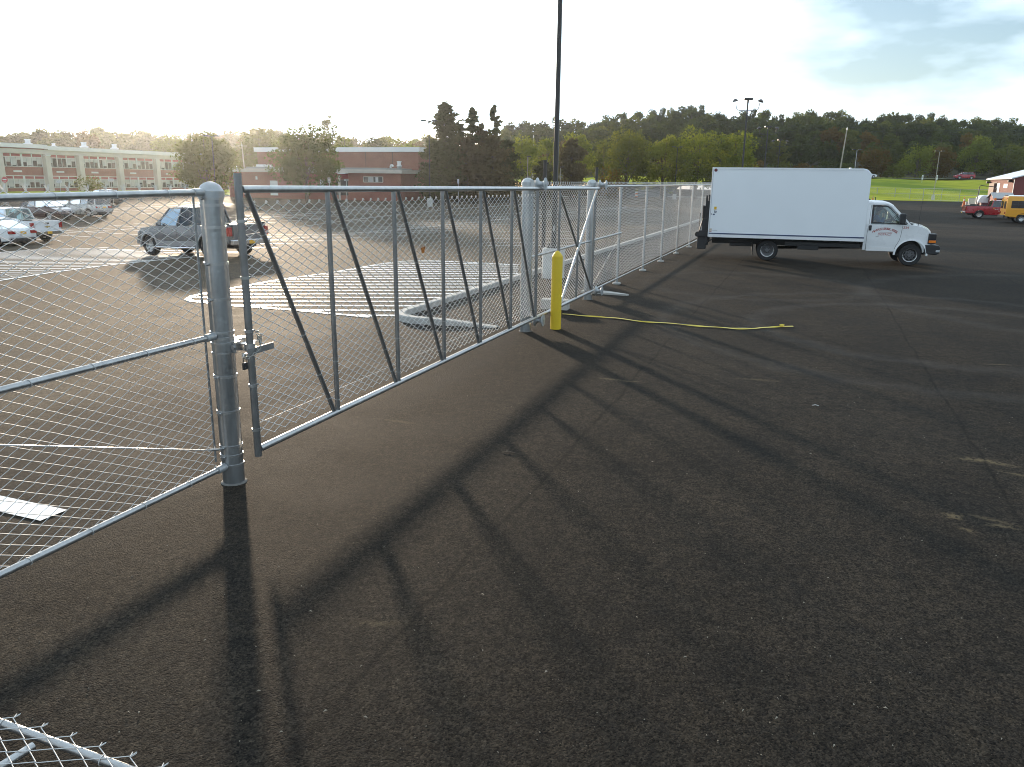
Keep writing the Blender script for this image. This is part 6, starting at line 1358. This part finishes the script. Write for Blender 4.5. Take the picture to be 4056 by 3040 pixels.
decal(-1.94, -1.86, 0.955, 1.03, dec_b); decal(-1.94, -1.865, 0.925, 0.94, ink_red); decal(-1.85, -1.68, 0.968, 0.976, M('decal_grey', (0.35, 0.36, 0.38), 0.5, 0, 0))
b = MB(); b.lathe([(0.05, 0), (0.04, 0.05), (0.0001, 0.06)], 10, Matrix.Translation((2.45, 0.2, z1b))); b.build('roof_vent', white_paint, tk)
# chassis, tank, spare bits under the box
b = MB()
for y in (-0.43, 0.43): b.box(-1.85, 3.1, y-0.04, y+0.04, 0.50, 0.70)
for x in np.arange(-1.7, 2.9, 0.5): b.box(x-0.03, x+0.03, -1.12, 1.12, 0.70, 0.765)
for x in (-1.2, 0.4, 1.5, 2.6): b.box(x-0.04, x+0.04, -0.38, 0.38, 0.53, 0.66)
b.build('chassis_frame', black_metal, tk)
b = MB(); b.box(0.95, 1.62, -0.98, -0.60, 0.41, 0.55); b.build('step_box', black_metal, tk, None, 0.02)
b = MB(); b.box(0.55, 2.9, -0.95, -0.88, 0.52, 0.66); b.build('side_skirt', black_metal, tk, None, 0.01)
b = MB(); b.box(-1.25, -0.5, -0.62, 0.5, 0.43, 0.55); b.build('tail_pipe_guard', black_metal, tk, None, 0.02)
b = MB(); b.tube((0, -0.75, 0.35), (0, 0.75, 0.35), 0.06, 10); b.lathe([(0.06, -0.16), (0.17, -0.05), (0.17, 0.05), (0.06, 0.16)], 16, Matrix.Translation((0, 0.05, 0.35)) @ Matrix.Rotation(R(90), 4, 'X')); b.tube((0, 0.05, 0.37), (3.3, 0, 0.5), 0.05, 8); b.build('drive_axle', black_metal, tk, 40)
b = MB(); b.tube((4.41, -0.8, 0.35), (4.41, 0.8, 0.35), 0.06, 8); b.build('front_axle', black_metal, tk)
for s in (-1, 1):
    wheel(tk, 0.0, s*0.87, 0.35, 0.22, s, 0.215, style='rear'); wheel(tk, 0.0, s*0.62, 0.35, 0.22, s, 0.215, style='rear')
    wheel(tk, 4.41, s*0.83, 0.348, 0.24, s, 0.215, style='front')
    b = MB(); b.box(-0.48, -0.46, s*0.55-(0.0 if s > 0 else 0.45), s*0.55+(0.45 if s > 0 else 0.0), 0.18, 0.70); b.build('mud_flap', rubber, tk)
# tail lift
b = MB()
for y in (-1.02, 1.02): b.box(-2.06, -1.987, y-0.05, y+0.05, 0.45, 1.95); b.box(-2.13, -2.062, y-0.035, y+0.035, 0.8, 2.12)
b.build('lift_rail', black_metal, tk, None, 0.008)
b = MB(); b.box(-2.22, -2.132, -0.95, 0.95, 1.18, 1.78); b.build('lift_platform', black_metal, tk, None, 0.012)
b = MB(); b.box(-2.30, -2.0, -1.10, 1.10, 0.74, 0.95); b.box(-2.33, -2.03, -1.05, -0.75, 0.32, 0.739); b.box(-2.33, -2.03, 0.75, 1.05, 0.32, 0.739); b.tube((-2.33, -1.08, 0.82), (-2.33, 1.08, 0.82), 0.09, 14); b.build('lift_beam', black_metal, tk, None, 0.012)
b = MB(); b.tube((-2.08, -1.06, 0.50), (-1.72, -1.06, 0.74), 0.022, 8); b.tube((-2.27, -1.04, 0.95), (-2.18, -1.04, 1.35), 0.022, 8); b.tube((-2.30, -0.9, 0.95), (-2.29, -0.9, 1.52), 0.012, 6); b.box(-2.20, -2.05, -1.09, -1.0, 0.95, 1.35); b.build('lift_arm', black_metal, tk)
# cab
out = [(2.962, 0.47), (2.962, 1.30), (4.30, 1.30), (4.50, 1.30), (4.82, 1.23), (5.02, 1.13), (5.11, 1.04), (5.14, 0.70), (5.10, 0.55)]+arch(4.41, 0.46, 0.36, 16, 8, 172)+[(3.93, 0.43)]
def cabdef(x, y, z):
    t = max(0, (x-4.4)/0.75); k = 1-0.10*t*t-0.03*max(0, (0.6-z)/0.2); return (x-0.16*t*(abs(y)/0.98)**2, y*k, z + (0.05*(1-(y/0.98)**2) if z > 0.98 and x > 4.2 else 0))
shell('cab_body', out, 0.98, white_paint, tk, cabdef, 0.025, np.arange(3.4, 5.1, 0.2), (0.6, 0.85, 1.1))
for y in (-0.2, 0.5): pass
b = MB(); b.box(3.94, 4.88, -0.66, 0.66, 0.36, 0.95); b.build('wheel_well', black_metal, tk)
b = MB(); pts = arch(4.41, 0.455, 0.36, 18, -2, 182); pts2 = arch(4.41, 0.51, 0.36, 18, -2, 182); 
for (a, c), (d, e) in zip(pts, pts2): b.v += [(a, -0.992, c), (d, -0.984, e), (d, -0.95, e), (a, -0.95, c)]
b.f = [(4*i+j, 4*i+(j+1) % 4, 4*i+4+(j+1) % 4, 4*i+4+j) for i in range(18) for j in range(4)]; b.build('arch_lip', white_paint, tk, 50)
def SP(x, z, s, d=0.0): return Vector((x, s*(0.98-0.13*max(0, (z-1.3)/0.68)+d), z))
def plate(poly, s, th, name, mt, d=0.0):
    P = [SP(x, z, s, d) for x, z in poly]; Q = [p-Vector((0, s*th, 0)) for p in P]; k = len(P); b = MB()
    b.add(P+Q, [tuple(range(k)), tuple(range(2*k-1, k-1, -1))]+[(i, k+i, k+(i+1) % k, (i+1) % k) for i in range(k)]); return b.build(name, mt, tk)
WIN = [(3.17, 1.355), (4.03, 1.325), (4.06, 1.36), (3.86, 1.62), (3.68, 1.81), (3.60, 1.865), (3.52, 1.88), (3.20, 1.885), (3.165, 1.85)]
for s in (-1, 1):
    plate([(2.962, 1.302), (3.13, 1.302), (3.13, 1.93), (2.962, 1.93)], s, 0.05, 'cab_pillar', white_paint)
    plate([(3.132, 1.92), (3.132, 1.975), (3.62, 1.96), (3.74, 1.90), (3.70, 1.86), (3.60, 1.905)], s, 0.05, 'door_header', white_paint)
    plate([(3.742, 1.90), (3.80, 1.87), (4.34, 1.302), (4.22, 1.302), (3.92, 1.64), (3.702, 1.86)], s, 0.05, 'windscreen_pillar', white_paint)
    # black seal ring with the glass inside it
    c = Vector((3.6, 1.6)); inner = [(x+(c.x-x)*0.055, z+(c.y-z)*0.09) for x, z in WIN]; k = len(WIN); b = MB()
    o_ = [(x-(c.x-x)*0.035, z-(c.y-z)*0.06) for x, z in WIN]
    b.v = [tuple(SP(x, z, s, 0.004)) for x, z in o_]+[tuple(SP(x, z, s, 0.004)) for x, z in inner]+[tuple(SP(x, z, s, -0.03)) for x, z in inner]
    b.f = [(i, (i+1) % k, k+(i+1) % k, k+i) for i in range(k)]+[(k+i, k+(i+1) % k, 2*k+(i+1) % k, 2*k+i) for i in range(k)]; b.build('window_seal', black_metal, tk)
    b = MB(); P = [SP(x, z, s, -0.012) for x, z in inner]; b.add(P, [tuple(range(k))]); b.build('side_window', glass_clear, tk)
    plate([(4.085, 1.345), (4.24, 1.33), (4.05, 1.55), (4.03, 1.50)], s, 0.02, 'quarter_glass', lamp_dark, 0.006)
    plate([(4.06, 1.305), (4.09, 1.305), (3.98, 1.60), (3.955, 1.60)], s, 0.02, 'quarter_bar', black_metal, 0.008)
# cab roof, windscreen, rear wall
b = MB(); n = 8
prof = [(2.962, 1.985), (3.30, 2.005), (3.52, 1.995), (3.70, 1.945), (3.80, 1.885)]
for i in range(n+1):
    y = -0.865+1.73*i/n
    for x, z in prof: b.v.append((x, y*(1-0.03*max(0, (x-3.5)/0.3)), z+0.05*(1-(y/0.865)**2)-(0.05 if abs(y) > 0.86 else 0)))
m_ = len(prof); b.f = [(i*m_+j, i*m_+j+1, (i+1)*m_+j+1, (i+1)*m_+j) for i in range(n) for j in range(m_-1)]
ro = b.build('cab_roof', white_paint, tk, 60); sol = ro.modifiers.new('solid', 'SOLIDIFY'); sol.thickness = 0.04
b = MB(); n = 6; W0 = []; 
for i in range(n+1):
    f = -1+2*i/n; b.v += [(4.33+0.05*(1-f*f), f*0.86, 1.335+0.03*(1-f*f)), (3.80+0.03*(1-f*f), f*0.74, 1.875+0.04*(1-f*f))]
b.f = [(2*i, 2*i+2, 2*i+3, 2*i+1) for i in range(n)]; b.build('windscreen', glass_clear, tk, 60)
b = MB(); b.box(2.965, 3.0, -0.85, 0.85, 1.31, 1.92); b.build('cab_rear_wall', interior, tk)
b = MB(); b.box(4.05, 4.36, -0.85, 0.85, 1.302, 1.36); b.build('dashboard', interior, tk, None, 0.02)
mseat = M('maroon_seat', (0.15, 0.06, 0.07), 0.8, 0, 0.15, 8)
for y in (-0.42, 0.42):
    b = MB(); b.box(3.06, 3.20, y-0.26, y+0.26, 1.303, 1.62); b.box(3.08, 3.18, y-0.15, y+0.15, 1.61, 1.82); b.build('seat', mseat, tk, None, 0.03)
b = MB(); b.path([Vector((4.02, 0.42, 1.42))+Matrix.Rotation(R(-60), 3, 'Y') @ Vector((0.19*math.cos(a), 0.19*math.sin(a), 0)) for a in np.linspace(0, 6.283, 20, endpoint=False)], 0.016, 6, True); b.tube((4.02, 0.42, 1.42), (4.2, 0.42, 1.32), 0.025, 8); b.build('steering_wheel', black_metal, tk)
b = MB(); b.path([(4.35, -0.6, 1.365), (4.28, -0.3, 1.41)], 0.008, 5); b.path([(4.36, 0.2, 1.38), (4.3, 0.5, 1.43)], 0.008, 5); b.box(4.30, 4.44, -0.88, 0.88, 1.325, 1.345); b.build('wipers', black_metal, tk)
# door seam, handle, mirror
seam = [(3.055, 0.455), (3.05, 1.0), (3.08, 1.32), (3.10, 1.90), (3.60, 1.925)]
def gap(pts, w=0.009, s=-1):
    b = MB()
    for a, c in zip(pts, pts[1:]):
        d = (Vector(c)-Vector(a)).normalized(); q = Vector((-d.y, d.x))*w/2
        P = [SP(a[0]-q.x, a[1]-q.y, s, 0.003), SP(a[0]+q.x, a[1]+q.y, s, 0.003), SP(c[0]+q.x, c[1]+q.y, s, 0.003), SP(c[0]-q.x, c[1]-q.y, s, 0.003)]; b.quad(*P)
    return b.build('door_seam', lamp_dark, tk)
gap(seam); gap([(3.055, 0.455), (3.90, 0.445)]); gap([(3.90, 0.445), (3.945, 0.62), (4.03, 0.80), (4.06, 0.95), (4.085, 1.29)])
for zz in (0.60,): 
    b = MB(); b.box(3.07, 3.92, -0.986, -0.979, 0.452, 0.575); b.build('rocker_panel', M('pale_rocker', (0.76, 0.76, 0.76), 0.4, 0, 0.03), tk)
b = MB(); b.box(3.085, 3.165, -1.005, -0.982, 1.10, 1.265); b.build('door_handle', black_metal, tk, None, 0.012)
b = MB(); b.box(3.32, 3.41, -0.985, -0.9815, 0.905, 0.915); b.build('door_badge', chrome, tk)
for s in (-1, 1):
    b = MB(); b.box(3.93, 4.10, min(s*1.10, s*1.30), max(s*1.10, s*1.30), 1.33, 1.665); m_ = b.build('mirror', black_metal, tk, None, 0.035)
    b = MB(); b.tube((4.05, s*0.96, 1.40), (4.02, s*1.12, 1.42), 0.02, 8); b.build('mirror_arm', black_metal, tk)
# lamps, bumper, antenna
for s in (-1, 1):
    b = MB(); b.box(4.90, 5.115, min(s*0.66, s*0.965), max(s*0.66, s*0.965), 0.845, 1.05); b.build('headlight', lamp_dark, tk, None, 0.025)
    b = MB(); b.box(4.905, 5.118, min(s*0.66, s*0.962), max(s*0.66, s*0.962), 0.755, 0.838); b.build('turn_signal', lamp_orange, tk, None, 0.015)
    b = MB(); b.box(4.885, 5.11, min(s*0.65, s*0.95), max(s*0.65, s*0.95), 0.72, 1.055); b.build('lamp_bezel', black_metal, tk, None, 0.02)
b = MB(); b.box(5.0, 5.14, -0.62, 0.62, 0.74, 1.03); b.build('grille', black_metal, tk, None, 0.02)
b = MB(); P = [(4.82, 0.40), (4.80, 0.69), (5.22, 0.69), (5.27, 0.62), (5.26, 0.44), (5.18, 0.38)]; b.prism(P, lambda a, c: (a, -0.99, c), lambda a, c: (a, 0.99, c)); b.build('front_bumper', black_metal, tk, None, 0.03)
b = MB(); b.box(5.14, 5.262, -0.995, -0.93, 0.47, 0.54); b.build('bumper_lamp', lamp_clear, tk, None, 0.01)
b = MB(); b.tube((4.56, -0.80, 1.29), (4.60, -0.80, 2.12), 0.004, 5); b.tube((4.56, -0.80, 1.28), (4.56, -0.80, 1.33), 0.014, 8); b.build('radio_antenna', black_metal, tk)
b = MB(); b.tube((3.35, 0.2, 2.05), (3.34, 0.2, 2.14), 0.012, 6); b.build('roof_aerial', black_metal, tk)
b = MB(); b.add([(2.97, y, z) for y, z in ((0.35, 2.04), (0.85, 2.04), (0.75, 2.25), (0.45, 2.25))]+[(3.25, 0.36, 2.04), (3.25, 0.84, 2.04)], [(0, 1, 2, 3), (0, 3, 4), (1, 5, 2), (3, 2, 5, 4), (0, 4, 5, 1)]); b.build('roof_wedge', maroon_paint, tk)
# lettering on the door
arc_text('NEW PALTZ CENTRAL SCHOOL', tk, 3.585, 1.165, 0.64, 0.102, ink_red, -0.985, 1.16)
text('DISTRICT', 'lettering', 0.10, ink_red, tk, Matrix.Translation((3.585, -0.985, 0.985)) @ Matrix.Rotation(R(90), 4, 'X'))
b = MB(); b.box(3.38, 3.80, -0.986, -0.984, 1.052, 1.057); b.build('lettering_rule', ink_red, tk)
text('234', 'lettering', 0.112, ink_red, tk, Matrix.Translation((4.185, -0.985, 1.215)) @ Matrix.Rotation(R(90), 4, 'X'))
# ------------------------------------------------------------------ driver, in a blue top, one hand raised to the mouth
def skin(name, verts, edges, radii, mat, parent, root=0, sub=2):
    me = bpy.data.meshes.new(name); me.from_pydata([Vector(v) for v in verts], edges, []); o = bpy.data.objects.new(name, me); C.objects.link(o); o.parent = parent
    o.modifiers.new('skin', 'SKIN'); sv = me.skin_vertices[0].data
    for i, r_ in enumerate(radii): sv[i].radius = r_ if isinstance(r_, tuple) else (r_, r_); sv[i].use_root = (i == root)
    s = o.modifiers.new('sub', 'SUBSURF'); s.levels = s.render_levels = sub
    me.materials.append(mat); return o
pe = thing('person', 'person in a blue top sitting at the wheel of the truck, hand at the mouth', 'person', (TX, TY, 0), TR)
skin_m = M('skin', (0.42, 0.25, 0.18), 0.55, 0, 0.08, 20); shirt = M('blue_top', (0.05, 0.10, 0.22), 0.85, 0, 0.12, 20); hairm = M('dark_hair', (0.03, 0.022, 0.018), 0.7, 0, 0.2, 60)
px0, py0 = 3.42, 0.42
V = [(px0, py0, 1.10), (px0+0.0, py0, 1.28), (px0+0.02, py0, 1.45), (px0+0.07, py0, 1.54), (px0+0.10, py0, 1.62), (px0+0.12, py0, 1.69), (px0+0.125, py0, 1.77),      # 0-6 pelvis, spine, neck, head
     (px0+0.03, py0-0.19, 1.49), (px0+0.17, py0-0.24, 1.30), (px0+0.27, py0-0.12, 1.48), (px0+0.265, py0-0.07, 1.58),                  # 7-10 near arm, hand to mouth
     (px0+0.03, py0+0.19, 1.49), (px0+0.15, py0+0.24, 1.28), (px0+0.38, py0+0.18, 1.36), (px0+0.50, py0+0.14, 1.43),                 # 11-14 far arm to wheel
     (px0+0.24, py0-0.10, 1.09), (px0+0.46, py0-0.10, 1.07), (px0+0.24, py0+0.10, 1.09), (px0+0.46, py0+0.10, 1.07)]
Eg = [(0, 1), (1, 2), (2, 3), (3, 4), (4, 5), (5, 6), (2, 7), (7, 8), (8, 9), (9, 10), (2, 11), (11, 12), (12, 13), (13, 14), (0, 15), (15, 16), (0, 17), (17, 18)]
Rd = [0.15, (0.15, 0.12), (0.16, 0.11), 0.06, 0.062, 0.082, 0.075, 0.06, 0.045, 0.036, 0.03, 0.06, 0.045, 0.036, 0.03, 0.085, 0.07, 0.085, 0.07]
for hand, base, dirs in ((10, Vector(V[10]), (Vector((0.0, 0.045, 0.055)), 1)), (14, Vector(V[14]), (Vector((0.06, -0.01, 0.035)), -1))):
    d, sg = dirs
    for k, (off, ln) in enumerate(((-0.024, 0.85), (-0.008, 1.0), (0.008, 0.95), (0.024, 0.75))):
        i = len(V); side = Vector((off, 0, 0)) if hand == 10 else Vector((0, off, 0))
        V += [base+side+d*0.55*ln, base+side+d*0.95*ln+Vector((-0.008, 0.012, 0.0))]; Rd += [0.009, 0.008]; Eg += [(hand, i), (i, i+1)]
    i = len(V); V += [base+(Vector((-0.03, 0.01, 0.02)) if hand == 10 else Vector((0.0, -0.04, 0.01))), base+(Vector((-0.035, 0.03, 0.04)) if hand == 10 else Vector((0.03, -0.05, 0.02)))]; Rd += [0.011, 0.009]; Eg += [(hand, i), (i, i+1)]
skin('body', V, Eg, Rd, skin_m, pe)
sV = [Vector(V[i]) for i in (0, 1, 2, 7, 8, 9, 11, 12, 13)]+[Vector(V[3])-Vector((0, 0, 0.02))]
skin('shirt', sV, [(0, 1), (1, 2), (2, 3), (3, 4), (4, 5), (2, 6), (6, 7), (7, 8), (2, 9)], [0.17, (0.17, 0.14), (0.18, 0.13), 0.076, 0.06, 0.05, 0.076, 0.06, 0.05, 0.075], shirt, pe)
hc = Vector(V[5])+Vector((-0.012, 0, 0.055)); b = MB()
b.lathe([(0.102, -0.05), (0.108, 0.0), (0.10, 0.05), (0.07, 0.085), (0.0001, 0.10)], 16, Matrix.Translation(hc) @ Matrix.Rotation(R(-28), 4, 'Y')); b.build('hair', hairm, pe, 60)
fc = Vector(V[5])+Vector((0.085, 0, 0.02)); b = MB()
b.add([fc+Vector(p) for p in ((-0.01, 0, 0.03), (0.022, 0, -0.012), (-0.008, -0.014, -0.016), (-0.008, 0.014, -0.016))], [(0, 1, 2), (0, 3, 1), (1, 3, 2)])
b.build('nose', skin_m, pe)
b = MB()
for y in (-0.031, 0.031): b.lathe([(0.0001, -0.011), (0.011, 0), (0.0001, 0.011)], 8, Matrix.Translation(fc+Vector((-0.014, y, 0.025))))
b.build('eyes', hairm, pe)
b = MB()
for y in (-0.084, 0.084): b.lathe([(0.0001, -0.03), (0.016, -0.01), (0.02, 0.012), (0.0001, 0.03)], 8, Matrix.Translation(Vector(V[5])+Vector((0.0, y, 0.01))))
b.build('ears', skin_m, pe)

# ------------------------------------------------------------------ the air: haze added in place of lens flare, strongest looking towards the sun
hz = MB(); hz.box(-900, 900, -200, 760, -4.0, 62.0)
hm = bpy.data.materials.new('haze'); hm.use_nodes = True; nt = hm.node_tree; nt.nodes.clear()
o_ = nt.nodes.new('ShaderNodeOutputMaterial'); pv = nt.nodes.new('ShaderNodeVolumePrincipled'); pv.inputs['Density'].default_value = 0.00014; pv.inputs['Anisotropy'].default_value = 0.82; pv.inputs['Color'].default_value = (0.88, 0.93, 1.0, 1)
nt.links.new(pv.outputs[0], o_.inputs['Volume']); ho = hz.build('haze', hm); ho['kind'] = 'stuff'
